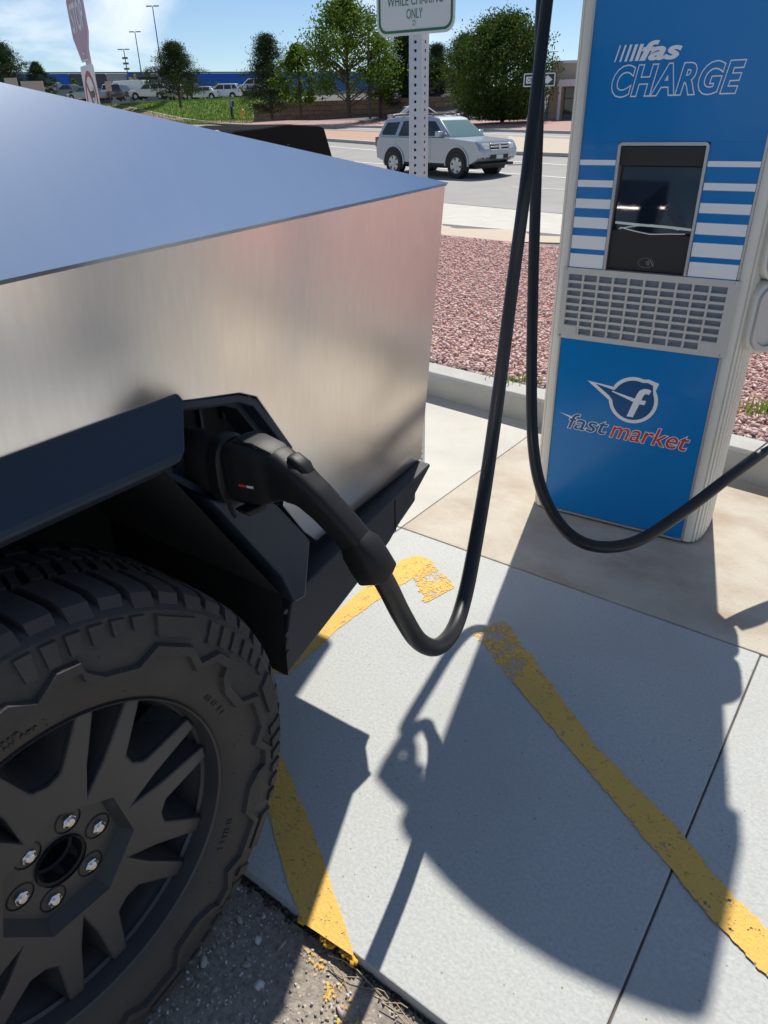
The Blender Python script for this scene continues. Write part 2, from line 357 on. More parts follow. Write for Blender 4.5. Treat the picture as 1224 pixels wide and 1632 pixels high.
# ------------------------------------------------------------------ terrain
WS = [-80, 3.06, 3.30, 7.6, 9.6, 9.8, 12.6, 20, 26, 40, 46, 49, 55, 900]
ZS = [-.09, -.09, .09, .04, -.09, -.23, -.33, -.37, -.15, .74, .94, 1.44, 3.3, 3.3]
m2 = np.array([.669, .743]); e2 = np.array([.743, -.669])
def zp(x, y): return float(np.interp(x*m2[0]+y*m2[1], WS, ZS))
def EW(e, w): return (e*e2[0]+w*m2[0], e*e2[1]+w*m2[1])
mb = MB()
ws = sorted(set(WS+[70, 100, 160, 300, -30, -10]))
es = [-900, -300, -120, -60, -30, -15, 0, 15, 30, 60, 120, 300, 900]
vs = [(*EW(e, w), float(np.interp(w, WS, ZS))) for w in ws for e in es]; ne = len(es)
mb.add(vs, [(i*ne+j, i*ne+j+1, (i+1)*ne+j+1, (i+1)*ne+j) for i in range(len(ws)-1) for j in range(ne-1)])
tag(mb.build('ground', 'asphalt_lot'), kind='structure')

def strip(name, m, A0, A1, B0, B1, off, ext=(3, 3), nu=24, nv=10, kind='structure', thick=0):
    """sheet between line A and line B (each by two points), draped on the terrain"""
    A0, A1, B0, B1 = [np.array(p, float) for p in (A0, A1, B0, B1)]
    mb = MB(); vs = []
    for j in range(nv+1):
        for i in range(nu+1):
            t = -ext[0]+(1+ext[0]+ext[1])*i/nu
            a = A0+(A1-A0)*t; b = B0+(B1-B0)*t; p = a+(b-a)*j/nv
            vs.append((p[0], p[1], zp(*p)+off))
    mb.add(vs, [(j*(nu+1)+i, j*(nu+1)+i+1, (j+1)*(nu+1)+i+1, (j+1)*(nu+1)+i) for j in range(nv) for i in range(nu)])
    return tag(mb.build(name, m, fix=False), kind=kind)
strip('sidewalk', 'walk', (-4, 9.45), (4, 9.2), (-4, 11.0), (4, 11.7), .012, (1, 1))
strip('driveway_apron', 'concrete_left', (-4, 11.05), (4, 11.75), (-3.0, 22.6), (3.54, 14.95), .018, (.6, 2))
strip('street', 'street', (1.5, 17.33), (3.54, 14.95), (-3.42, 59.4), (9.59, 40.14), .024, (9, 9), nu=60, nv=40)
def road_line(name, P, Q, wid, label=None):
    P = np.array(P, float); Q = np.array(Q, float); d_ = (Q-P)/np.linalg.norm(Q-P); q = np.array([-d_[1], d_[0]])*wid/2
    mb = MB(); n = 14; vs = []
    for i in range(n+1):
        p = P+(Q-P)*i/n
        for s in (-1, 1): vs.append((*(p+q*s), zp(*(p+q*s))+.032))
    mb.add(vs, [(2*i, 2*i+2, 2*i+3, 2*i+1) for i in range(n)])
    return tag(mb.build(name, 'paint_white', fix=False), kind='structure')
road_line('lane_marking', (-2.4, 34.9), (7.3, 21.1), .13)
road_line('lane_marking', (3.65, 21.14), (5.3, 19.6), .12)
road_line('lane_marking', (-.9, 25.4), (.9, 23.7), .12)
road_line('lane_marking', (-6.6, 48.6), (10.0, 21.6), .14)
road_line('lane_marking', (-12, 72), (10, 36.6), .14)
def kerb_run(name, A, B, ext, m='kerb', h=.15, wd=.2, n=40):
    A = np.array(A, float); B = np.array(B, float); mb = MB()
    for i in range(n):
        t0, t1 = -ext[0]+(1+sum(ext))*i/n, -ext[0]+(1+sum(ext))*(i+1)/n
        a = A+(B-A)*t0; b = A+(B-A)*t1; d_ = (b-a)/np.linalg.norm(b-a); q = np.array([-d_[1], d_[0]])*wd/2
        P = [a-q, b-q, b+q, a+q]
        mb.add([(*p, zp(*p)-.05) for p in P]+[(*p, zp(*p)+h) for p in P], [(4, 5, 6, 7), (0, 1, 5, 4), (2, 3, 7, 6)])
    return tag(mb.build(name, m, fix=False), kind='structure')
# brick median with kerb
def median():
    top = strip('brick_median', 'brick_med', (-2.47, 45.19), (2.4, 37.2), (-2.86, 52.9), (3.0, 44.4), .14, (8, 0), nu=40)
    mb = MB()
    for A, B in (((-2.47, 45.19), (2.4, 37.2)), ((-2.86, 52.9), (3.0, 44.4))):
        A = np.array(A, float); B = np.array(B, float)
        for i in range(24):
            t0, t1 = -8+9*i/24, -8+9*(i+1)/24
            a = A+(B-A)*t0; b = A+(B-A)*t1
            d_ = (b-a)/np.linalg.norm(b-a); q = np.array([-d_[1], d_[0]])*.11
            P = [a-q, b-q, b+q, a+q]
            mb.add([(*p, zp(*p)) for p in P]+[(*p, zp(*p)+.165) for p in P], [(4, 5, 6, 7), (0, 1, 5, 4), (2, 3, 7, 6), (1, 2, 6, 5), (3, 0, 4, 7)])
    a = np.array((2.4, 37.2)); b = np.array((3.0, 44.4)); 
    mb.add([(*p, zp(*p)+z) for z in (0, .165) for p in (a, b, b+(.25, -.1), a+(.25, -.1))], [(4, 5, 6, 7), (0, 1, 5, 4), (2, 3, 7, 6), (1, 2, 6, 5), (3, 0, 4, 7)])
    k = mb.build('median_kerb', 'kerb', top)
    strip('brick_median', 'walk', (5.5, 32.2), (9.2, 27.9), (6.6, 39.0), (10.8, 32.4), .13, (0, 4), nu=16)
    kerb_run('median_kerb', (5.45, 32.2), (9.2, 27.85), (0, 4), n=20); kerb_run('median_kerb', (5.45, 32.3), (6.55, 39.1), (0, 0), n=4)
    return top
median()
# far kerb and red gravel verge
kerb_run('far_kerb', (-3.41, 59.3), (9.48, 39.9), (4, 4))
strip('gravel_verge', 'gravel_far', (-3.41, 59.5), (9.48, 40.1), (-10.2, 73.2), (12, 50.8), .12, (4, 4), nu=40)
strip('grass_bank', 'grass_ground', (-40, 100.5), (-11.0, 72.2), (-40, 117), (-9.0, 83.5), .05, (.3, .0), nu=30, nv=12)

# ------------------------------------------------------------------ paving by the charger
PA = np.array([math.cos(R(-37)), math.sin(R(-37))]); PB = np.array([-PA[1], PA[0]])
pave = empty('concrete_pavement', (0, 0, 0), R(-37), kind='structure')
def slab(a0, a1, b0, b1, m, z=0.0, g=.0045):
    """one slab in pavement coordinates with rounded arrises; finely cut so that edges read"""
    o = MB().box(a0+g/2, a1-g/2, b0+g/2, b1-g/2, -.1, z).build('slab', m, pave, bevel=.003); return o
MB().box(-7, 7.5, .58, 4.2, -.12, -.0075).build('joint_fill', 'joint', pave)
slab(-1.385, -.09, .575, 1.946, 'concrete')
slab(-.09, 1.25, .575, 1.946, 'concrete', -.002)
slab(1.25, 2.6, .575, 1.946, 'concrete'); slab(2.6, 4.0, .575, 1.946, 'concrete', -.001); slab(4.0, 7.4, .575, 1.946, 'concrete')
slab(-2.7, -1.385, .575, 1.946, 'concrete', -.001); slab(-4.1, -2.7, .575, 1.946, 'concrete'); slab(-6.9, -4.1, .575, 1.946, 'concrete')
slab(-1.385, 1.4, 1.946, 4.1, 'concrete_warm', .001); slab(1.4, 4.2, 1.946, 4.1, 'concrete_warm'); slab(4.2, 7.4, 1.946, 4.1, 'concrete_warm')
slab(-2.75, -1.385, 1.946, 4.1, 'concrete_left'); slab(-4.2, -2.75, 1.946, 4.1, 'concrete_left'); slab(-6.9, -4.2, 1.946, 4.1, 'concrete_left')
# asphalt bay next to the slabs, with a ragged edge along the slab
mb = MB()
N = 260
edge = [(-9+18*i/N, .566+.006*math.sin(i*1.7)+.007*random.uniform(-1, 1)) for i in range(N+1)]
vs = [(*p, -.028) for p in edge]+[(p[0], -9.0, -.028) for p in edge]
mb.add(vs, [(i, i+N+1, i+N+2, i+1) for i in range(N)])
ab = mb.build('asphalt_bay', 'asphalt_near', fix=False); ab.rotation_euler = (0, 0, R(-37)); tag(ab, kind='structure')
# kerb between paving and gravel bed
kb = MB(); 
KP = [(3.06, 0), (3.05, .125), (3.065, .143), (3.20, .143), (3.215, .13), (3.215, -.05), (3.06, -.05)]
kerb_root = empty('kerb', kind='structure')
KE = [-9, -6.6, -4.2, -1.55, -.02, 2.9, 5.9, 9, 14]
for a, b in zip(KE[:-1], KE[1:]):
    MB().prism(KP, lambda w, z, a=a: (*EW(a+.004, w), z), lambda w, z, b=b: (*EW(b-.004, w), z)).build('kerb_stone', 'kerb', kerb_root, bevel=.004)

# red gravel bed: base sheet and stones
def gz(x, y): return zp(x, y)
mb = MB()
ge = np.linspace(-12, 18, 61); gw = np.linspace(3.216, 7.9, 19); vs = []
def grav_edge(e, w):
    x, y = EW(e, w); return x, y
for w in gw:
    for e in ge:
        x, y = EW(e, w); vs.append((x, min(y, 60), zp(x, y)+.022))
mb.add(vs, [(j*61+i, j*61+i+1, (j+1)*61+i+1, (j+1)*61+i) for j in range(18) for i in range(60)])
tag(mb.build('gravel_bed', 'gravel_bed', fix=False), kind='structure')

def stones(name, n, pos_fn, smin, smax, m, label, cat, flat=.65, seed=3):
    g = np.random.default_rng(seed)
    # base shapes: jittered octahedron-like stones with 8..14 vertices
    shapes = []
    for k in range(10):
        b = bmesh.new(); bmesh.ops.create_icosphere(b, subdivisions=1, radius=1.0)
        for v in b.verts: v.co *= 1+g.uniform(-.33, .33)
        for _ in range(5):
            nrm = Vector(g.normal(size=3)).normalized(); geo = b.verts[:]+b.edges[:]+b.faces[:]
            for v in b.verts:
                dd = v.co.dot(nrm)
                if dd > .62: v.co -= nrm*(dd-.62)
        b.verts.index_update()
        shapes.append((np.array([v.co[:] for v in b.verts]), np.array([[v.index for v in f.verts] for f in b.faces]))); b.free()
    V = []; F = []; off = 0; tone = []
    for i in range(n):
        sv_, sf = shapes[i % 10]
        q = Quaternion(g.normal(size=4)); q.normalize(); Rm = np.array(q.to_matrix())
        s = g.uniform(smin, smax)*(1+.35*(g.random() < .03)); P = pos_fn(g)
        v = (sv_*np.array([1.25, .95, flat])*s/2)@Rm.T; v[:, 2] *= .8
        V.append(v+np.array(P)+np.array([0, 0, s*.18])); F.append(sf+off); off += len(sv_)
        tone += [g.uniform(0, 1)]*len(sf)
    V = np.concatenate(V); F = np.concatenate(F)
    me = bpy.data.meshes.new(name); me.vertices.add(len(V)); me.vertices.foreach_set('co', V.astype('f').ravel())
    me.loops.add(F.size); me.loops.foreach_set('vertex_index', F.ravel().astype('i'))
    me.polygons.add(len(F)); me.polygons.foreach_set('loop_start', np.arange(0, F.size, 3, dtype='i'))
    me.update(); at = me.attributes.new('tone', 'FLOAT', 'FACE'); at.data.foreach_set('value', np.array(tone, 'f'))
    o = bpy.data.objects.new(name, me); COL.objects.link(o); me.materials.append(m); me.validate()
    return tag(o, label, cat, kind='stuff')
def tone_mat(name, cols, rough=.9):
    m = bpy.data.materials.new(name); m.use_nodes = True; t = m.node_tree; b = t.nodes['Principled BSDF']; b.inputs['Roughness'].default_value = rough
    a = t.nodes.new('ShaderNodeAttribute'); a.attribute_name = 'tone'; r = t.nodes.new('ShaderNodeValToRGB')
    el = r.color_ramp.elements
    for i, (p, c) in enumerate(cols):
        e_ = el[i] if i < 2 else el.new(p); e_.position = p; e_.color = (*c, 1)
    t.links.new(a.outputs['Fac'], r.inputs['Fac'])
    n_ = t.nodes.new('ShaderNodeTexNoise'); n_.inputs['Scale'].default_value = 60; tcn = t.nodes.new('ShaderNodeTexCoord'); t.links.new(tcn.outputs['Object'], n_.inputs['Vector'])
    mm = t.nodes.new('ShaderNodeMix'); mm.data_type = 'RGBA'; mm.blend_type = 'MULTIPLY'; mm.inputs['Factor'].default_value = .5
    t.links.new(r.outputs['Color'], mm.inputs['A']); t.links.new(n_.outputs['Color'], mm.inputs['B'])
    hs = t.nodes.new('ShaderNodeHueSaturation'); hs.inputs['Value'].default_value = 1.3; hs.inputs['Saturation'].default_value = .88
    t.links.new(mm.outputs['Result'], hs.inputs['Color']); t.links.new(hs.outputs['Color'], b.inputs['Base Color'])
    return m
M['gravel_stone'] = tone_mat('red_gravel_stone', [(0, (.58, .36, .32)), (1, (.78, .60, .545)), (.35, (.66, .44, .395)), (.75, (.72, .51, .46)), (.93, (.75, .55, .50))])
def gp(g):
    # dense where the camera sees the bed, thinner towards the street
    w = 3.23+4.4*g.random()**1.25
    x0 = -.35+w*.0; 
    while True:
        e = g.uniform(-7.2, 1.2); x, y = EW(e, w)
        if -.35 < x/(y+.01)*4+.0 and x > -.2: break
    return (x, y, zp(x, y)+.028+.012*g.random())
stones('red_gravel', 36000, gp, .013, .034, M['gravel_stone'], 'loose crushed red gravel in the bed behind the kerb', 'gravel')
M['grit_stone'] = tone_mat('grit_stone', [(0, (.30, .26, .22)), (1, (.68, .65, .60)), (.5, (.46, .41, .36))])
def gp2(g):
    while True:
        a = g.uniform(-1.6, .9); b = .55-abs(g.normal())*.35
        if b > -.8: break
    x, y = a*PA[0]+b*PB[0], a*PA[1]+b*PB[1]
    return (x, y, -.027)
stones('asphalt_grit', 3200, gp2, .003, .010, M['grit_stone'], 'small loose stones and grit on the dark asphalt', 'grit', seed=8)
def gp4(g):
    a = g.uniform(-1.3, .9); b = g.uniform(.05, .54)
    return (a*PA[0]+b*PB[0], a*PA[1]+b*PB[1], -.03)
stones('asphalt_aggregate', 200, gp4, .010, .030, M['grit_stone'], 'pale larger stones set in the dark asphalt', 'stones', flat=.4, seed=18)
def gp3(g):
    a = g.uniform(-1.5, 1.2); b = .567+g.normal()*.006
    return (a*PA[0]+b*PB[0], a*PA[1]+b*PB[1], -.03)
M['crack_dirt'] = tone_mat('crack_dirt_stone', [(0, (.05, .042, .036)), (1, (.16, .13, .11)), (.6, (.08, .066, .055))])
stones('slab_edge_debris', 1500, gp3, .004, .013, M['crack_dirt'], 'dark dirt and crumbs packed in the slab edge gap', 'dirt', seed=12)

# dry grass stems lying along the slab edge
gs = random.Random(14)
mbs = MB()
for k in range(16):
    a = gs.uniform(-.66, .15); b = .55+gs.uniform(-.02, .012); th = gs.uniform(-.25, .25); L_ = gs.uniform(.04, .13)
    pts = []
    for q in range(5):
        aa, bb_ = a+L_*q/4*math.cos(th), b+L_*q/4*math.sin(th)+.006*math.sin(q+k)
        pts.append((aa*PA[0]+bb_*PB[0], aa*PA[1]+bb_*PB[1], -.020+.006*math.sin(q*1.3+k)))
    mbs.tube(pts, .0011, 5)
M['straw'] = mat('dry_straw', (.42, .33, .22), .9)
tag(mbs.build('dry_grass_stems', 'straw'), 'thin dry grass stems lying along the slab edge by the tyre', 'straw', kind='stuff')

# yellow hatching lines painted on the slab
def paint(name, poly_l, poly_r, m, z, jit=.006, n=70, seed=1):
    g = random.Random(seed)
    def samp(pl, k):
        P = [Vector((*p, 0)) for p in pl]; L_ = [0]
        for a, b in zip(P[:-1], P[1:]): L_.append(L_[-1]+(b-a).length)
        s = L_[-1]*k
        for i in range(len(P)-1):
            if s <= L_[i+1]+1e-9: return P[i]+(P[i+1]-P[i])*((s-L_[i])/max(1e-9, L_[i+1]-L_[i]))
        return P[-1]
    vs = []; ja = jb = 0
    for i in range(n+1):
        a, b = samp(poly_l, i/n), samp(poly_r, i/n)
        d_ = (b-a).normalized()
        ja = .6*ja+g.uniform(-jit, jit); jb = .6*jb+g.uniform(-jit, jit)*1.3
        for k in range(5):
            p = (a+d_*ja)*(1-k/4)+(b+d_*jb)*(k/4); vs.append((p.x, p.y, z))
    mb = MB(); mb.add(vs, [(i*5+k, i*5+k+1, (i+1)*5+k+1, (i+1)*5+k) for i in range(n) for k in range(4)])
    return tag(mb.build(name, m, fix=False), kind='structure')
paint('yellow_line', [(-.345, 1.575), (-.20, 1.80), (-.053, 2.012), (.06, 2.154), (.118, 2.185), (.165, 2.150)], [(-.285, 1.565), (-.168, 1.745), (-.052, 1.886), (.045, 1.985), (.085, 2.03), (.127, 2.075)], 'yellow', .0016, .002, n=90, seed=2)
paint('yellow_line_end', [(.160, 2.15), (.245, 1.985)], [(.095, 2.04), (.135, 1.895)], 'yellow_worn', .0022, .007, n=30, seed=3)
paint('yellow_line_worn', [(.268, 1.735), (.352, 1.511)], [(.375, 1.80), (.427, 1.615)], 'yellow_worn', .0016, .006, n=40, seed=4)
paint('yellow_line', [(.352, 1.511), (.480, 1.209), (.582, .952), (.656, .780), (.78, .54)], [(.427, 1.615), (.524, 1.271), (.643, 1.019), (.694, .880), (.85, .58)], 'yellow', .0022, .0028, n=160, seed=5)
paint('yellow_line', [(-.375, 1.56), (-.335, 1.35), (-.312, 1.179), (-.255, 1.025), (-.212, .907), (-.178, .838)], [(-.335, 1.56), (-.315, 1.405), (-.267, 1.254), (-.191, 1.088), (-.139, .954), (-.074, .770)], 'yellow', .0016, .0018, n=90, seed=6)
paint('yellow_overspray', [(-.19, .815), (-.07, .62), (.0, .50)], [(-.10, .76), (-.02, .60), (.05, .50)], 'yellow_chips', -.024, .012, n=40, seed=7)
def gp5(g):
    a = g.uniform(-.655, -.515); b = .569+g.normal()*.004
    return (a*PA[0]+b*PB[0], a*PA[1]+b*PB[1], -.012)
M['yellow_crumb'] = mat('yellow_crumb', (.68, .38, .04), .8)
stones('yellow_paint_crumbs', 26, gp5, .008, .02, M['yellow_crumb'], 'yellow painted crumbs at the end of the line by the slab edge', 'crumbs', seed=21)

# ------------------------------------------------------------------ pickup truck
PSI = R(54.0)
HUBZ = .432
truck = empty('pickup_truck', (-.461, .657, 0), PSI, 'bare stainless steel angular pickup truck plugged in for charging', 'pickup truck')
CY = 1.09                                   # centre line of the truck (local y); the camera side is y = 0
def py(z): return .062+(1.278-z)*.11
SIDE = [(1.108, 1.278), (1.135, .634), (.72, .595), (.68, .64), (.615, .735), (.632, .865), (.550, .985), (.511, 1.004), (.39, 1.028), (-.40, 1.02), (-.60, .80), (-.70, .60),
        (-2.93, .60), (-3.05, .80), (-3.24, 1.02), (-4.03, 1.02), (-4.22, .80), (-4.30, .60), (-4.44, .60), (-4.50, 1.10)]
def side_panel(sign):
    f = (lambda x, z: (x, py(z), z)) if sign > 0 else (lambda x, z: (x, 2*CY-py(z), z))
    g = (lambda x, z: (x, py(z)+.025, z)) if sign > 0 else (lambda x, z: (x, 2*CY-py(z)-.025, z))
    return MB().prism(SIDE, f, g).build('side_panel', 'steel', truck, bevel=.0025)
side_panel(1); side_panel(-1)
AP = (-1.75, .06+.40, 1.84)                 # roof apex
def crz(s): return 1.278+(s-1.108)*(1.278-1.10)/(1.108+4.50)
for sg in (1, -1):
    Y = lambda y: y if sg > 0 else 2*CY-y
    # sail: crease line up to the straight edge that runs from the tail to the apex
    c0, c1_ = (1.110, Y(.057), 1.2805), (-1.75, Y(.057), crz(-1.75)+.0025)
    a_ = (AP[0], Y(AP[1]), AP[2])
    def inn(p): return (p[0], p[1]+(.006 if sg > 0 else -.006), p[2]-.006)
    MB().add([c0, c1_, a_, inn(c0), inn(c1_), inn(a_)], [(0, 1, 2), (3, 5, 4), (0, 2, 5, 3), (0, 3, 4, 1), (1, 4, 5, 2)]).build('sail_panel', 'steel_sky', truck, bevel=.0)
    # bonnet side and window side forward of the apex
    b0 = (-4.50, Y(.10), 1.1025); b1 = (-3.75, Y(.30), 1.30)
    MB().add([c1_, b0, b1, a_], [(0, 1, 2, 3)]).build('side_window', 'black_glass', truck)
ar, al = (AP[0], AP[1], AP[2]), (AP[0], 2*CY-AP[1], AP[2])
MB().add([ar, al, (-3.75, 2*CY-.30, 1.30), (-3.75, .30, 1.30)], [(0, 1, 2, 3)]).build('windscreen', 'black_glass', truck)
MB().add([(-3.75, .30, 1.30), (-3.75, 2*CY-.30, 1.30), (-4.5, 2*CY-.10, 1.10), (-4.5, .10, 1.10)], [(0, 1, 2, 3)]).build('bonnet', 'steel_sky', truck)
MB().add([(-4.5, .10, 1.10), (-4.5, 2*CY-.10, 1.10), (-4.45, 2*CY-.2, .5), (-4.45, .2, .5)], [(0, 1, 2, 3)]).build('front_fascia', 'clad', truck)
MB().add([(1.04, .20, 1.28), (1.04, 2*CY-.20, 1.28), (AP[0]+.05, 2*CY-AP[1]-.01, AP[2]-.02), (AP[0]+.05, AP[1]+.01, AP[2]-.02)], [(0, 1, 2, 3)]).build('bed_cover', 'clad', truck)
MB().xz([(1.106, 1.272), (1.132, .64), (1.08, .64), (1.05, 1.272)], .175, 2*CY-.175).build('tailgate', 'steel', truck, bevel=.003)
MB().xz([(.58, .50), (1.07, .585), (1.05, .90), (.74, 1.0), (.72, .62)], .20, 2*CY-.20).build('rear_crossmember', 'liner', truck)
MB().box(-4.4, .50, .62, 2*CY-.62, .40, 1.0).build('underbody', 'liner', truck)
# rear bumper: wedge that rises to the tail, with a flat step on top
BP = [(.592, .525), (.62, .540), (1.122, .634), (1.132, .626), (.945, .492), (.73, .415), (.552, .352), (.545, .38)]
MB().xz(BP, .100, 2*CY-.100).build('bumper', 'bumper', truck, bevel=.006)
MB().xz([(.62, .52), (1.10, .612), (1.136, .612), (1.140, .505), (.98, .43), (.60, .36)], .152, 2*CY-.158).build('bumper_valance', 'bumper', truck, bevel=.006)
MB().add([(1.05, .112, .60), (1.128, .108, .628), (1.139, .150, .56), (1.139, .156, .505), (1.05, .156, .47), (1.05, .2, .62), (1.13, .2, .628), (1.05, .2, .47), (1.139, .2, .505)], [(0, 1, 2, 3, 4), (0, 1, 6, 5), (1, 2, 3, 8, 6), (3, 4, 7, 8), (0, 4, 7, 5)]).build('bumper_corner', 'bumper', truck)
MB().box(.965, .969, .0985, .1000, .512, .598).build('bumper_seam', 'liner', truck)
# wheel-arch cladding: flat top piece and slanted rear piece
FL = [(.125, 1.046), (.086, 1.044), (.074, 1.036), (.022, .986), (.018, .976), (.048, .952), (.125, .958)]
for x0 in (0.0, -3.635):
    MB().prism(FL, lambda y, z: (x0-.33, y, z), lambda y, z: (x0+.385-max(0, 1.036-z)*1.05, y, z)).build('arch_flare', 'clad', truck, bevel=.004)
for k_ in (0, 1):
    Yf = (lambda y: y)
LOW = [(.385, .872), (.44, .850), (.505, .822), (.535, .792), (.607, .686), (.578, .570), (.545, .574), (.52, .648)]
def low_piece(xo, flip):
    pts = [((-x if flip else x)+xo, z) for x, z in LOW]
    return MB().prism(pts, lambda x, z: (x, .045+.02*(z-.57), z), lambda x, z: (x, .16, z)).build('arch_flare_lower', 'clad', truck, bevel=.006)
low_piece(0, False); low_piece(0, True); low_piece(-3.635, True); low_piece(-3.635, False)
# charge port: recessed tray with a stepped black frame
PORT = [(.335, 1.036), (.40, 1.026), (.509, 1.003), (.546, .984), (.625, .866), (.600, .765), (.470, .800), (.335, .925)]
pc = (.48, .91)
def ringp(s): return [(pc[0]+(x-pc[0])*s, pc[1]+(z-pc[1])*s) for x, z in PORT]
def ring_mesh(o_, i_, y0, y1):
    n = len(o_); vs = [(x, y0, z) for x, z in o_]+[(x, y0, z) for x, z in i_]+[(x, y1, z) for x, z in o_]+[(x, y1, z) for x, z in i_]
    fs = []
    for i in range(n):
        j = (i+1) % n
        fs += [(i, j, n+j, n+i), (2*n+i, 2*n+j, 3*n+j, 3*n+i), (i, j, 2*n+j, 2*n+i), (n+i, n+j, 3*n+j, 3*n+i)]
    return MB().add(vs, fs)
port = ring_mesh(ringp(1.0), ringp(.86), .090, .128).build('charge_port', 'clad', truck, bevel=.003)
ring_mesh(ringp(.87), ringp(.74), .122, .19).build('port_step', 'clad', port, bevel=.003)
MB().xz(ringp(.80), .186, .20).build('port_tray', 'liner', port)
for k in range(3):
    MB().box(.44+.05*k, .446+.05*k, .175, .187, .93, .985).build('port_rib', 'clad', port)
MB().lathe_y([(.0, .12), (.03, .12), (.046, .125), (.048, .19)], 24, (.43, 0, .905)).build('charge_inlet', 'liner', port, smooth=True)
# arch liner
AL = [(-.56, .36), (-.54, .60), (-.34, .962), (.31, .962), (.525, .60), (.520, .40)]
for x0 in (0.0, -3.635):
    mb = MB(); n = len(AL)
    mb.add([(x+x0, .06, z) for x, z in AL]+[(x+x0, .60, z) for x, z in AL], [(i, i+1, n+i+1, n+i) for i in range(n-1)]+[tuple(range(n, 2*n))])
    mb.build('arch_liner', 'liner', truck)
for (lx, lz) in ((.533, .555), (.531, .50), (.529, .455)):
    MB().lathe_y([(0, 0), (.006, 0), (.006, .004)], 10, (lx, .060, lz)).build('push_pin', 'bumper', truck)

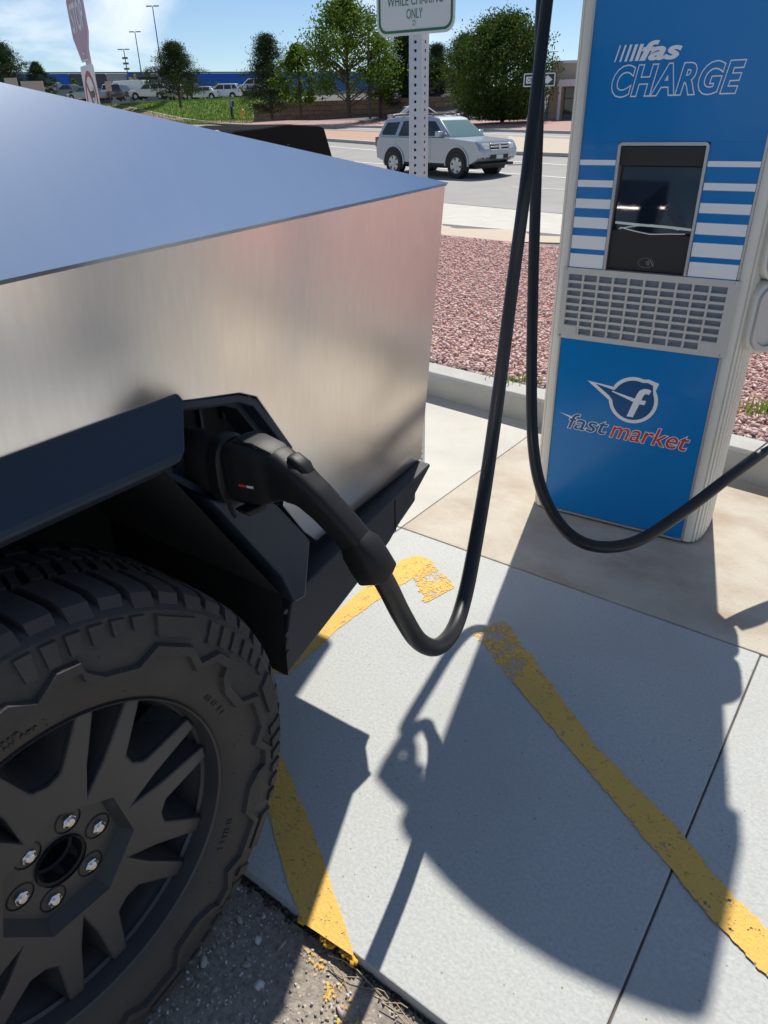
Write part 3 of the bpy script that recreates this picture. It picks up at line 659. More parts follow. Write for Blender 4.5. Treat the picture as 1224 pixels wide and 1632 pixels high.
# wheel: built once round the local Y axis, outer face towards -Y
def arcpt(r, a): return (r*math.cos(R(a)), r*math.sin(R(a)))
def make_wheel():
    # part: rim (barrel and lip)
    w = MB().lathe_y([(.266, .030), (.269, .012), (.272, -.001), (.2755, -.004), (.278, .004), (.276, .02), (.262, .05), (.245, .10), (.238, .20), (.245, .225)], 96).build('wheel', 'rim', truck, smooth=True)
    w.location = (0, 0, HUBZ)
    MB().lathe_y([(.262, .034), (.267, .028)], 96).build('rim_ring', 'rim', w)
    # tyre profile with bulging side wall and rounded shoulder
    TP = [(.272, .018), (.276, .002), (.290, -.010), (.318, -.020), (.350, -.023), (.392, -.020), (.416, -.012), (.427, .004), (.431, .03), (.433, .08), (.432, .135),
          (.433, .19), (.430, .235), (.424, .256), (.408, .273), (.37, .288), (.32, .288), (.276, .265), (.262, .24)]
    t = MB().lathe_y(TP, 120)
    def surf_y(r): return float(np.interp(r, [.272, .276, .290, .318, .350, .392, .416, .427, .431], [.018, .002, -.010, -.020, -.023, -.020, -.012, .004, .03]))
    def patch(pts, h):
        """raised pad on the side wall: pts in (r, angle)"""
        n = len(pts); vs = []
        for r, a in pts:
            x, z = arcpt(r, a); vs.append((x, surf_y(r)+.002, z))
        for r, a in pts:
            cr = sum(p[0] for p in pts)/n; ca = sum(p[1] for p in pts)/n
            r2, a2 = r+(cr-r)*.06, a+(ca-a)*.06
            x, z = arcpt(r2, a2); vs.append((x, surf_y(r2)-h, z))
        t.add(vs, [tuple(range(n, 2*n))]+[(i, (i+1) % n, (i+1) % n+n, i+n) for i in range(n)])
    # zigzag ridge band: a stepped plateau outside a zigzag outline
    zig = []
    base = [(.352, 0), (.352, 11), (.322, 15), (.322, 24), (.340, 29), (.356, 30), (.356, 35), (.332, 40)]
    for k in range(8):
        for r, a in base: zig.append((r, a+45*k+3))
    n = len(zig)
    def zpt(r, a, dy):
        x, z = arcpt(r, a); return (x, surf_y(r)-dy, z)
    vs = [zpt(r, a, -.002) for r, a in zig]+[zpt(r+.003, a, .0095) for r, a in zig]+[zpt(r+.017, a, .0095) for r, a in zig]+[zpt(r+.020, a, -.002) for r, a in zig]
    t.add(vs, [(L_*n+i, L_*n+(i+1) % n, (L_+1)*n+(i+1) % n, (L_+1)*n+i) for L_ in range(3) for i in range(n)])
    # plateau pads and ribbed windows towards the shoulder
    for k in range(8):
        a0 = 45*k+3
        patch([(.382, a0+1), (.412, a0+1), (.412, a0+12.5), (.382, a0+11.5)], .0075)
        for j in range(6):
            patch([(.393-.003*j, a0+15+4.6*j), (.413, a0+15+4.6*j), (.413, a0+18.2+4.6*j), (.393-.003*j, a0+17.6+4.6*j)], .006)
        # worn raised marks in lettering-sized rows on the side wall
    gl = random.Random(9)
    for (r0, a0, cnt) in ((.300, 96, 9), (.312, 97, 6), (.300, 30, 12), (.298, -30, 10), (.302, 150, 10)):
        aa = a0
        for q in range(cnt):
            wd = gl.uniform(.5, 1.1)
            if gl.random() > .15: patch([(r0, aa), (r0+.009, aa+.15), (r0+.009, aa+wd), (r0, aa+wd-.15)], .0024)
            aa -= wd+.35
    # vent spews (little rubber hairs)
    g = random.Random(4)
    for k in range(110):
        r, a = g.choice((.300, .312, .356, .368, .380, .395))+g.uniform(-.004, .004), g.uniform(0, 360)
        x, z = arcpt(r, a); y = surf_y(r); x2, z2 = arcpt(r+g.uniform(-.004, .004), a+g.uniform(-1, 1))
        t.add([(x-.0006, y, z), (x+.0006, y, z), (x2, y-.007, z2)], [(0, 1, 2)])
    # tread blocks: shoulder lugs that wrap over the edge, and two inner rows
    NB = 54
    for i in range(NB):
        a = 360/NB*i; da = 360/NB
        def blk(ys, rs, a0, a1, sk=0.0):
            vs = []
            for (y, r) in zip(ys, rs):
                s_ = sk*(y-.02)
                for aa in (a0+s_, a1+s_):
                    x, z = arcpt(r, aa); vs.append((x, y, z)); x, z = arcpt(r-.016, aa); vs.append((x, y+.001, z))
            m_ = len(ys); fs = []
            for q in range(m_-1):
                b = 4*q; c = 4*q+4
                fs += [(b, b+2, c+2, c), (b, c, c+1, b+1), (b+2, b+3, c+3, c+2)]
            fs += [(0, 1, 3, 2), (4*m_-4, 4*m_-2, 4*m_-1, 4*m_-3)]
            t.add(vs, fs)
        ext = .004 if i % 2 else 0.0
        blk([-.003-ext, .006, .020, .055, .084], [.421, .438, .4435, .446, .4465], a+.4, a+da-1.5, 22)
        blk([.092, .112, .132], [.446, .4465, .4465], a+1.2, a+da*.5-.5, -35); blk([.092, .112, .132], [.446, .4465, .4465], a+da*.5+.4, a+da-.5, -35)
        blk([.142, .162, .180], [.4465, .4465, .446], a+2.5, a+da*.5+.8, 35); blk([.142, .162, .180], [.4465, .4465, .446], a+da*.5+1.8, a+da+1.2, 35)
        blk([.190, .21, .244, .260, .272], [.446, .4455, .441, .430, .412], a+2, a+da-.4, -30)
    t.build('tyre', 'tyre', w, smooth=True, angle=28)
    # spokes: eight split arms with a tapered inner bevel
    HA = 180/7
    OUT = [(.1115, -HA), (.168, -HA), (.176, -18.5), (.205, -15.6), (.266, -11.8), (.266, -6.0), (.170, -4.6), (.118, 0), (.170, 4.6), (.266, 6.0), (.266, 11.8), (.205, 15.6), (.176, 18.5), (.168, HA), (.1115, HA)]
    BAK = [(.1115, -HA), (.186, -HA), (.194, -20.5), (.215, -17.8), (.262, -15.8), (.262, -3.4), (.188, -2.0), (.150, 0), (.188, 2.0), (.262, 3.4), (.262, 15.8), (.215, 17.8), (.194, 20.5), (.186, HA), (.1115, HA)]
    FY = [.020]*15
    n = len(OUT)
    def spoke(k):
        th = 10+360/7*k; vs = []
        for (r, a), y in zip(OUT, FY): x, z = arcpt(r, a+th); vs.append((x, y, z))
        for (r, a), y in zip(OUT, FY):
            x, z = arcpt(r, a+th); vs.append((x, y+.010, z))
        for (r, a) in BAK: x, z = arcpt(r, a+th); vs.append((x, .085, z))
        o = MB().add(vs, [tuple(range(n))]+[(L_*n+i, L_*n+(i+1) % n, (L_+1)*n+(i+1) % n, (L_+1)*n+i) for L_ in (0, 1) for i in range(1, n-2)]).build('spoke', 'rim', w, bevel=.004)
        return o
    for k in range(7): spoke(k)
    # hub: octagonal dish, centre bore and six lug nuts in wells
    oct_ = lambda r, y: [(r*math.cos(R(10+180/7+360/7*k)), y, r*math.sin(R(10+180/7+360/7*k))) for k in range(7)]
    vs = oct_(.1118, .0202)+oct_(.098, .046)+oct_(.040, .046)+oct_(.038, .10)
    MB().add(vs, [(L_*7+i, L_*7+(i+1) % 7, (L_+1)*7+(i+1) % 7, (L_+1)*7+i) for L_ in range(3) for i in range(7)]).build('hub_dish', 'rim', w)
    MB().lathe_y([(.040, .040), (.041, .044), (.036, .046), (.036, .072), (.032, .075), (.032, .10), (0, .10)], 32).build('hub_bore', 'rimdark', w, smooth=True)
    for k in range(6):
        x, z = arcpt(.066, 5+60*k)
        MB().lathe_y([(.0215, .0452), (.0195, .044), (.019, .0585), (0, .0585)], 20, (x, 0, z)).build('lug_well', 'rimdark', w, smooth=True)
        nut = MB()
        hexo = [(x+.0115*math.cos(R(60*q+10*k)), z+.0115*math.sin(R(60*q+10*k))) for q in range(6)]
        nut.xz(hexo, .040, .058)
        nut.lathe_y([(0, .036), (.006, .036), (.0095, .040)], 12, (x, 0, z))
        nut.build('lug_nut', 'lug', w, bevel=.001)
    # valve stem, brake disc and caliper behind the spokes
    vx, vz = arcpt(.232, -103)
    MB().tube([(vx, .05, vz), (vx*.93, .022, vz*.93)], [.005, .004], 8).build('valve_stem', 'rimdark', w)
    MB().lathe_y([(.09, .12), (.178, .12), (.178, .145), (.09, .145)], 48).build('brake_disc', 'disc', w, smooth=True)
    MB().lathe_y([(.0, .105), (.10, .105), (.10, .15)], 32).build('disc_hat', 'rimdark', w, smooth=True)
    ca = [arcpt(.125, a) for a in (55, 70, 85, 100)]+[arcpt(.20, a) for a in (100, 85, 70, 55)]
    MB().xz(ca, .10, .165).build('brake_caliper', 'grille_back', w, bevel=.004)
    MB().lathe_y([(0, .21), (.245, .21)], 48).build('wheel_back', 'liner', w)
    return w
wheel = make_wheel()
for (x, y, rz) in ((-3.635, 0, 0), (0, 2*CY, math.pi), (-3.635, 2*CY, math.pi)):
    c = copy_tree(wheel, truck); c.location = (x, y, HUBZ); c.rotation_euler = (0, 0, rz)

# ------------------------------------------------------------------ charging connector in the truck's port
def loft(path, ab, n=20, expo=2.6):
    P = [Vector(p) for p in path]; k = len(P); vs = []
    for i in range(k):
        t = (P[min(i+1, k-1)]-P[max(i-1, 0)]).normalized(); side = Vector((1, 0, 0)); side = (side-t*side.dot(t)).normalized(); upv = side.cross(t)
        if upv.z < 0: upv = -upv
        a, b = ab[i]
        for j in range(n):
            th = 2*math.pi*j/n; c, s = math.cos(th), math.sin(th)
            vs.append(P[i]+side*a*math.copysign(abs(c)**(2/expo), c)+upv*b*math.copysign(abs(s)**(2/expo), s))
    return MB().add(vs, [(i*n+j, i*n+(j+1) % n, (i+1)*n+(j+1) % n, (i+1)*n+j) for i in range(k-1) for j in range(n)]+[tuple(range(n)), tuple((k-1)*n+j for j in range(n))])
conn = empty('charging_connector', tuple(truck.location), PSI, 'black charging connector plugged into the steel pickup truck', 'connector')
hp = catmull([(.432, .036, .912), (.438, .015, .914), (.445, -.015, .916), (.450, -.045, .918), (.450, -.075, .914), (.454, -.105, .899), (.462, -.133, .872), (.472, -.158, .840), (.480, -.176, .811)], 5)
hab = [(.029, .051), (.031, .0535), (.031, .052), (.028, .044), (.026, .034), (.0235, .0265), (.0225, .0240), (.0225, .0235), (.0225, .0235)]
def interp_ab(ab, n):
    out = []
    for i in range(len(ab)-1):
        for k in range(n): t = k/n; t = t*t*(3-2*t); out.append((ab[i][0]*(1-t)+ab[i+1][0]*t, ab[i][1]*(1-t)+ab[i+1][1]*t))
    out.append(ab[-1]); return out
loft(hp, interp_ab(hab, 5), 32, 3.6).build('handle', 'handle', conn, smooth=True, angle=50)
loft([(.476, -.166, .826), (.480, -.176, .812), (.484, -.188, .790), (.489, -.199, .768), (.490, -.2005, .764)], [(.0230, .0245), (.0290, .0310), (.0300, .0320), (.0295, .0315), (.0235, .0255)], 28, 3.0).build('strain_sleeve', 'handle', conn, smooth=True, angle=60)
loft([(.430, .13, .908), (.430, .07, .909), (.431, .060, .910)], [(.030, .050), (.031, .051), (.031, .051)], 28).build('plug_nose', 'liner', conn, smooth=True, angle=50)
loft([(.431, .064, .910), (.431, .060, .910), (.4315, .038, .911), (.4315, .035, .911)], [(.032, .053), (.0375, .060), (.0375, .060), (.034, .056)], 28).build('plug_collar', 'handle', conn, smooth=True, angle=40)
# ribbed grip on top, thumb latch, locking tab, tiny red and white lettering strip
tg = loft([(.440, .024, .967), (.445, -.010, .9685), (.450, -.042, .9595), (.452, -.066, .9450)], [(.020, .003), (.021, .0045), (.020, .0045), (.016, .003)], 12, 4)
tg.build('top_grip', 'handle', conn, smooth=True, angle=40)
for k in range(9):
    MB().tube([(.424, .016-.005*k, .9715-.0001*k*k), (.463, .016-.005*k, .9715-.0001*k*k)], .0011, 6).build('grip_rib', 'handle', conn)
loft([(.450, -.070, .953), (.451, -.076, .953), (.455, -.094, .941), (.457, -.101, .932)], [(.010, .004), (.013, .007), (.013, .007), (.010, .004)], 14, 4).build('release_button', 'handle', conn, smooth=True, angle=50)
MB().xz([(.40, .862), (.45, .858), (.445, .846), (.41, .849)], -.012, .016).build('locking_tab', 'handle', conn, bevel=.003)
MB().tube([(.412, .038, .866), (.410, .034, .85), (.414, .03, .835)], .004, 8).build('tether_clip', 'handle', conn)
# lettering strip sits on the camera side of the handle body
def on_handle(name, y0, y1, m):
    fx_ = lambda y: float(np.interp(-y, [-.036, -.015, .015, .045], [.432-.029, .438-.031, .445-.031, .450-.028]))-.0012
    MB().add([(fx_(y0), y0, .9000), (fx_(y0), y0, .9040), (fx_(y1), y1, .9040), (fx_(y1), y1, .9000)], [(0, 1, 2, 3)]).build(name, m, conn)
on_handle('brand_strip', .006, -.007, 'red_vinyl'); on_handle('brand_strip', -.008, -.020, 'plate')

# ------------------------------------------------------------------ charging station
chg = empty('charging_station', (.605, 2.540, 0), math.atan2(-.53295, .84614), 'tall blue and white fast charging station with grey fluted sides', 'charging station')
D = .36
NB_ = 26
top = [(.045+.54*i/NB_, 2.098) for i in range(NB_+1)]
MB().xz([(.045, .03), (.585, .03)]+[(x, z) for x, z in reversed(top)], .038, D-.006).build('cabinet', 'grille_back', chg)
MB().box(.02, .61, .02, D-.02, 0, .03).build('plinth', 'car_black', chg)
def post_profile(right):
    pts = []
    N_ = 90
    for i in range(N_+1):
        th = math.pi*i/N_                      # 0 = front, pi = back
        r_ = 1.0
        gr = (i % 6 in (2, 3)) and 5 < i < 84
        a = .064-(.006 if gr else 0); b = D/2-(.006 if gr else 0)
        u = a*max(0, math.sin(th))**.62; y = D/2-b*math.cos(th)
        pts.append((u, y))
    if right: return [(.5855+u, y) for u, y in pts]
    return [(.0445-u, y) for u, y in pts][::-1]
for rgt in (False, True):
    pts = post_profile(rgt); zt = 2.10
    MB().xy(pts, .012, zt).build('corner_post', 'alu', chg)
capt = [(-.018, 2.101), (-.018, 2.185), (.005, 2.222), (.05, 2.244), (.12, 2.288), (.19, 2.32), (.28, 2.343), (.38, 2.35), (.47, 2.341), (.566, 2.317), (.615, 2.298), (.638, 2.272), (.648, 2.225), (.648, 2.101)]
MB().xz(capt, -.004, D+.004).build('top_cap', 'alu', chg)
# front panels
MB().box(.052, .577, -.004, .036, .022, .700).build('lower_panel', 'blue', chg, bevel=.001)
for x0, x1 in ((.0448, .0512), (.5778, .5848)):
    MB().box(x0, x1, -.006, .036, .012, .700).build('panel_trim', 'alu_trim', chg); MB().box(x0, x1, -.006, .036, .945, 2.09).build('panel_trim', 'alu_trim', chg)
MB().box(.0448, .5848, -.006, .003, .012, .0205).build('panel_trim', 'alu_trim', chg)
upper = MB().box(.052, .1675, -.004, .036, .942, 1.3192); upper.box(.4325, .577, -.004, .036, .942, 1.3192); upper.box(.052, .577, -.004, .036, 1.3195, 2.085)
upper.build('upper_panel', 'blue', chg)
ZL = [(1.270, 1.255), (1.212, 1.192), (1.157, 1.129), (1.102, 1.069), (1.045, 1.004), (.988, .945)]
for za, zb in ZL:
    for x0, x1 in ((.0525, .1655), (.4345, .5765)):
        MB().box(x0, x1, -.0052, -.0042, zb, za).build('white_stripe', 'white_vinyl', chg)
# screen bay
def frame_prism(o_, i_, y0, y1, name, m, par, bev=0):
    n = len(o_); vs = [(x, y, z) for y in (y0, y1) for poly in (o_, i_) for x, z in poly]; fs = []
    for i in range(n):
        j = (i+1) % n
        fs += [(i, j, n+j, n+i), (2*n+i, 2*n+j, 3*n+j, 3*n+i), (i, j, 2*n+j, 2*n+i), (n+i, n+j, 3*n+j, 3*n+i)]
    return MB().add(vs, fs).build(name, m, par, bevel=bev)
frame_prism([(.168, .944), (.432, .944), (.432, 1.305)]+[(.420+.012*math.cos(R(a)), 1.307+.012*math.sin(R(a))) for a in (0, 30, 60, 90)]+[(.180+.012*math.cos(R(a)), 1.307+.012*math.sin(R(a))) for a in (90, 120, 150, 180)],
            [(.177, .944+.0005), (.4235, .944+.0005), (.4235, 1.305)]+[(.4205+.003*math.cos(R(a)), 1.307+.003*math.sin(R(a))) for a in (0, 30, 60, 90)]+[(.180+.003*math.cos(R(a)), 1.307+.003*math.sin(R(a))) for a in (90, 120, 150, 180)],
            -.009, .03, 'screen_frame', 'alu_trim', chg)
bay = MB().box(.1772, .4233, .028, .032, .945, 1.309).build('screen_bay', 'screen_dark', chg)
MB().box(.1775, .423, -.003, .027, 1.255, 1.309).build('screen_hood', 'screen_dark', bay, bevel=.003)
MB().add([(x, y, z) for x in (.183, .418) for (y, z) in ((.004, 1.066), (.026, 1.252), (.0268, 1.252), (.0268, 1.066))], [(0, 1, 5, 4), (1, 2, 6, 5), (3, 0, 4, 7), (0, 3, 2, 1), (4, 5, 6, 7)]).build('screen', 'screen', bay)
MB().xz([(.1775, .946), (.423, .946), (.423, 1.062), (.1775, 1.070)], .004, .0265).build('card_reader', 'screen_dark', bay, bevel=.003)
def band(pts, w, name, m, par, y):
    mb = MB()
    for (a, b) in zip(pts[:-1], pts[1:]):
        a = Vector((a[0], y, a[1])); b = Vector((b[0], y, b[1])); n_ = Vector((-(b-a).z, 0, (b-a).x)).normalized()*w/2
        mb.add([a-n_, b-n_, b+n_, a+n_], [(0, 1, 2, 3)])
    return mb.build(name, m, par)
band([(.186, 1.090), (.26, 1.086), (.34, 1.084), (.421, 1.079)], .0075, 'tape_strip', 'paper', bay, .0035)
band([(.200, 1.072), (.25, 1.082), (.30, 1.088), (.35, 1.084), (.385, 1.077)], .003, 'tape_strip', 'paper', bay, .0028)
band([(.205, 1.076), (.25, 1.067), (.30, 1.060), (.36, 1.064), (.405, 1.066)], .003, 'tape_strip', 'paper', bay, .0022)
# contactless symbol
for k, rr_ in enumerate((.004, .008, .012)):
    pts = [(.298+rr_*math.cos(R(a)), .974+rr_*math.sin(R(a))) for a in range(-45, 46, 15)]
    band(pts, .0018, 'contactless_mark', 'icon', bay, .0030)
band([(.300+.024*math.cos(R(a)), .973+.015*math.sin(R(a))) for a in range(0, 361, 20)], .0012, 'contactless_mark', 'icon', bay, .0032)
band([(.312, .982), (.320, .972), (.326, .964)], .003, 'contactless_mark', 'icon', bay, .0030); band([(.309, .978), (.312, .966)], .002, 'contactless_mark', 'icon', bay, .0030)
# grille: plate of bars in front of a dark back
gr = MB().box(.036, .594, .012, .018, .702, .942).build('grille', 'grille_back', chg)
frm = MB(); frm.box(.036, .0555, -.008, .012, .702, .942); frm.box(.5595, .594, -.008, .012, .702, .942)
frm.box(.0555, .5595, -.008, .012, .9215, .942); frm.box(.0555, .5595, -.008, .012, .702, .7200)
frm.box(.0555, .1015, -.008, .012, .7200, .7465); frm.box(.509, .5595, -.008, .012, .7200, .7465)
frm.build('grille_frame', 'grille', gr)
for sx_, sz_ in ((.046, .935), (.578, .935), (.046, .711), (.578, .711)):
    MB().lathe_y([(0, -.0092), (.0035, -.009), (.0042, -.0081)], 10, (sx_, 0, sz_)).build('screw', 'lug', gr)
cw = (.5595-.0555)/10.0
for k in range(1, 10):
    x = .0555+cw*k
    MB().box(x-.0035, x+.0035, -.0075, .0115, .7202, .9213).build('grille_bar', 'grille', gr)
rh = (.9215-.7200)/8
for k in range(1, 8):
    z = .7200+rh*k
    MB().box(.0557, .5593, -.007, .011, z-.0042, z+.0042).build('grille_slat', 'grille', gr)
# lettering: fas / CHARGE
for k in range(5):
    x = .124+.0148*k; w_ = .0035+.0016*k
    MB().xz([(x, 1.529), (x+w_, 1.529), (x+w_+.011, 1.570), (x+.011, 1.570)], -.0052, -.0042).build('speed_stripe', 'white_vinyl', chg)
put_text('lettering_fas', 'fas', 'white_vinyl', chg, .196, .312, 1.528, 1.577, -.0043, offset=.035, shear=.28)
o1, ref = put_text('lettering_charge', 'CHARGE', 'white_vinyl', chg, .124, .487, 1.437, 1.521, -.0043, offset=.058, shear=.22, space=1.13)
put_text('lettering_charge_fill', 'CHARGE', 'blue', chg, .124, .487, 1.437, 1.521, -.0051, offset=.026, shear=.22, space=1.13, ref=ref, depth=.0005)
# lettering: fast market, with white keyline
oF, rF = put_text('lettering_fast', 'fast', 'white_vinyl', chg, .108, .262, .353, .418, -.0043, offset=.03, shear=.25)
put_text('lettering_fast_fill', 'fast', 'blue_dark', chg, .108, .262, .353, .418, -.0051, offset=.002, shear=.25, ref=rF, depth=.0005)
oK, rK = put_text('lettering_market', 'market', 'white_vinyl', chg, .266, .543, .348, .418, -.0043, offset=.03, shear=.25)
put_text('lettering_market_fill', 'market', 'red_vinyl', chg, .266, .543, .348, .418, -.0051, offset=.004, shear=.25, ref=rK, depth=.0005)
MB().xz([(.073, .411), (.128, .402), (.126, .395)], -.0052, -.0042).build('swoosh', 'white_vinyl', chg)
# emblem: ring with a wing to the left and a beak to the right, italic f inside
cx_, cz_, rr_ = .331, .502, .084
def emblem(g):
    r = rr_-g
    arc = lambda a0, a1, n: [(cx_+r*math.cos(R(a0+(a1-a0)*i/n)), cz_+r*math.sin(R(a0+(a1-a0)*i/n))) for i in range(n+1)]
    out = [(.164+2.4*g, .548-.55*g), ]
    out += [(.244+.2*g, .492+g*1.15)]
    out += arc(188, 360+25, 30)
    out += [(.401-g*.7, .548), (.4085-g*1.5, .575-g*.8), (.372, .585-g)]
    out += arc(72, 150, 14)[0:]
    out += [(.262, .5395-g*.9)]
    return out
MB().xz(emblem(0), -.0052, -.0042).build('emblem_ring', 'white_vinyl', chg)
MB().xz(emblem(.0125), -.0060, -.0053).build('emblem_field', 'blue_dark', chg)
fp = [(.318, .441), (.340, .4415), (.355, .4925), (.372, .4925), (.3755, .508), (.3595, .508), (.362, .520), (.367, .531), (.376, .533), (.382, .531), (.387, .547), (.377, .551), (.362, .550), (.348, .541), (.341, .527), (.337, .510), (.256, .5255), (.254, .5225), (.333, .4975)]
MB().xz(fp, -.0068, -.0061).build('emblem_letter', 'white_vinyl', chg)
# connector holsters on the right side, cable bracket high on the left side
q7 = math.sqrt(.5)
def hol_pt(h, dn, z):
    """point on a holster: h across its face, dn out along its front-right normal"""
    return (.668+q7*h+q7*dn, .075+q7*h-q7*dn, z)
for (zc, hh) in ((1.065, .125), (.828, .112)):
    hol = MB().prism(rounded(-.062, .062, zc-hh, zc+hh, .055), lambda h, z: hol_pt(h, -.06, z), lambda h, z: hol_pt(h, .028, z)).build('holster', 'alu', chg, bevel=.006, smooth=True)
    o_ = rounded(-.054, .054, zc-hh+.010, zc+hh-.010, .05); i_ = rounded(-.040, .040, zc-hh+.026, zc+hh-.026, .038); n = len(o_)
    MB().add([hol_pt(h, .0285, z) for h, z in o_]+[hol_pt(h, .040, z) for h, z in o_]+[hol_pt(h, .040, z) for h, z in i_]+[hol_pt(h, .030, z) for h, z in i_],
             [(k*n+i, k*n+(i+1) % n, (k+1)*n+(i+1) % n, (k+1)*n+i) for k in range(3) for i in range(n)]).build('holster_rim', 'alu_trim', hol, smooth=True)
    MB().prism(i_, lambda h, z: hol_pt(h, .0288, z), lambda h, z: hol_pt(h, .0305, z)).build('holster_socket', 'grille', hol)
br = MB().xz([(-.010, 1.99), (-.010, 2.098), (-.019, 2.14), (-.06, 2.125), (-.12, 2.085), (-.12, 2.005)], .0, .035).build('cable_bracket', 'alu', chg, bevel=.006)
for o_ in chg.children:
    if o_.name.split('.')[0] in ('emblem_ring', 'emblem_field', 'emblem_letter', 'swoosh', 'lettering_fast', 'lettering_fast_fill', 'lettering_market', 'lettering_market_fill'): o_.location.z += .012

# cables
cab1 = [(.528, 2.606, 2.01), (.522, 2.575, 1.88), (.510, 2.52, 1.76), (.495, 2.469, 1.682), (.463, 2.356, 1.48), (.417, 2.187, 1.217), (.367, 2.007, .996), (.32, 1.833, .787), (.268, 1.639, .603), (.219, 1.461, .488), (.183, 1.337, .429), (.146, 1.225, .42), (.102, 1.12, .462), (.060, 1.035, .548), (.028, .985, .645), (.004, .957, .725), (-.014, .942, .775)]
o = MB().tube(catmull(cab1, 8), .0178, 16).build('charging_cable', 'cable', smooth=True, angle=60)
tag(o, 'black charging cable running down to the connector in the truck', 'cable')
cab2 = [(.575, 2.575, 2.01), (.548, 2.56, 1.89), (.508, 2.53, 1.77), (.488, 2.506, 1.687), (.496, 2.489, 1.452), (.503, 2.46, 1.194), (.499, 2.367, .923), (.483, 2.199, .663), (.47, 2.046, .511), (.475, 1.925, .418), (.506, 1.822, .355), (.559, 1.755, .318), (.638, 1.735, .303), (.745, 1.762, .309), (.9, 1.853, .349), (1.068, 1.963, .402), (1.243, 2.089, .444), (1.41, 2.20, .50), (1.485, 2.28, .60), (1.45, 2.31, .72), (1.37, 2.30, .79), (1.30, 2.285, .81)]
o = MB().tube(catmull(cab2, 8), .0178, 16).build('charging_cable', 'cable', smooth=True, angle=60)
tag(o, 'black charging cable hanging in a loop across the blue front of the charging station', 'cable')

pcb = empty('power_cabinet', (2.12, 1.02, 0), R(-37), 'grey power cabinet mirrored as a grey band in the steel truck side', 'cabinet')
MB().box(-.30, .30, -.22, .22, .08, 1.75).build('cabinet', 'grille', pcb, bevel=.01); MB().box(-.32, .32, -.24, .24, 0, .08).build('plinth', 'kerb', pcb)
MB().box(-.27, .27, -.228, -.222, .15, 1.68).build('door', 'alu_trim', pcb); MB().box(.20, .22, -.245, -.229, .85, 1.05).build('door_handle', 'car_black', pcb)
bol = empty('bollard', (1.80, 1.74, 0), 0, 'pale steel bollard mirrored as a thin upright streak in the truck side', 'bollard')
MB().lathe_z([(.055, 0), (.055, .98), (.045, 1.02), (.02, 1.04), (0, 1.04)], 24).build('tube', 'post', bol, smooth=True); MB().lathe_z([(.09, 0), (.09, .02), (.056, .025)], 24).build('base_plate', 'alu', bol)

# ------------------------------------------------------------------ parking sign on its perforated post
sgn = empty('parking_sign', (.155, 2.93, 0), R(-33), 'white and green parking sign on a perforated square post behind the truck', 'sign')
mb = MB(); hs, pitch, hr = .0255, .0254, .0056
for k in range(86):
    z0 = .01+pitch*k; zc = z0+pitch/2
    for fc in range(4):
        ca, sa = math.cos(fc*math.pi/2), math.sin(fc*math.pi/2)
        outer = [(-1, -1), (0, -1), (1, -1), (1, 0), (1, 1), (0, 1), (-1, 1), (-1, 0)]
        ang = [225, 270, 315, 0, 45, 90, 135, 180]; vs = []
        for (a, b) in outer:
            u, v = a*hs, zc+b*pitch/2; vs.append((u*ca+hs*sa, u*sa-hs*ca, v))
        for a in ang:
            u, v = hr*math.cos(R(a)), zc+hr*math.sin(R(a)); vs.append((u*ca+hs*sa, u*sa-hs*ca, v))
        for a in ang:
            u, v = hr*math.cos(R(a)), zc+hr*math.sin(R(a)); d_ = hs-.003; vs.append((u*ca+d_*sa, u*sa-d_*ca, v))
        mb.add(vs, [(i, (i+1) % 8, 8+(i+1) % 8, 8+i) for i in range(8)]+[(8+i, 8+(i+1) % 8, 16+(i+1) % 8, 16+i) for i in range(8)])
mb.build('post', 'post', sgn, fix=False)
MB().box(-.0215, .0215, -.0215, .0215, .0, 2.19).build('post_inner_shade', 'hole', sgn)  # near-black fill painting the shade inside the hollow tube
zb = 1.643
pl_ = MB().xz(rounded(-.1525, .1525, zb, zb+.457, .036), -.0300, -.0275).build('sign_plate', 'sign_white', sgn)
frame_prism(rounded(-.1445, .1445, zb+.008, zb+.449, .031), rounded(-.1365, .1365, zb+.016, zb+.441, .025), -.0308, -.0301, 'sign_border', 'sign_green', pl_)
put_text('lettering', 'ONLY', 'sign_green', pl_, -.032, .030, zb+.046, zb+.074, -.0301)
put_text('lettering', 'WHILE CHARING', 'sign_green', pl_, -.108, .108, zb+.084, zb+.112, -.0301)
put_text('lettering', 'VEHICLE PARKING', 'sign_green', pl_, -.118, .118, zb+.122, zb+.150, -.0301)
put_text('lettering', 'ELECTRIC', 'sign_green', pl_, -.08, .08, zb+.160, zb+.188, -.0301)
MB().lathe_y([(0, -.036), (.006, -.035), (.009, -.0302)], 12, (-.004, 0, zb+.033)).build('bolt', 'lug', pl_)
MB().lathe_y([(0, -.036), (.006, -.035), (.009, -.0302)], 12, (-.002, 0, zb+.412)).build('bolt', 'lug', pl_)

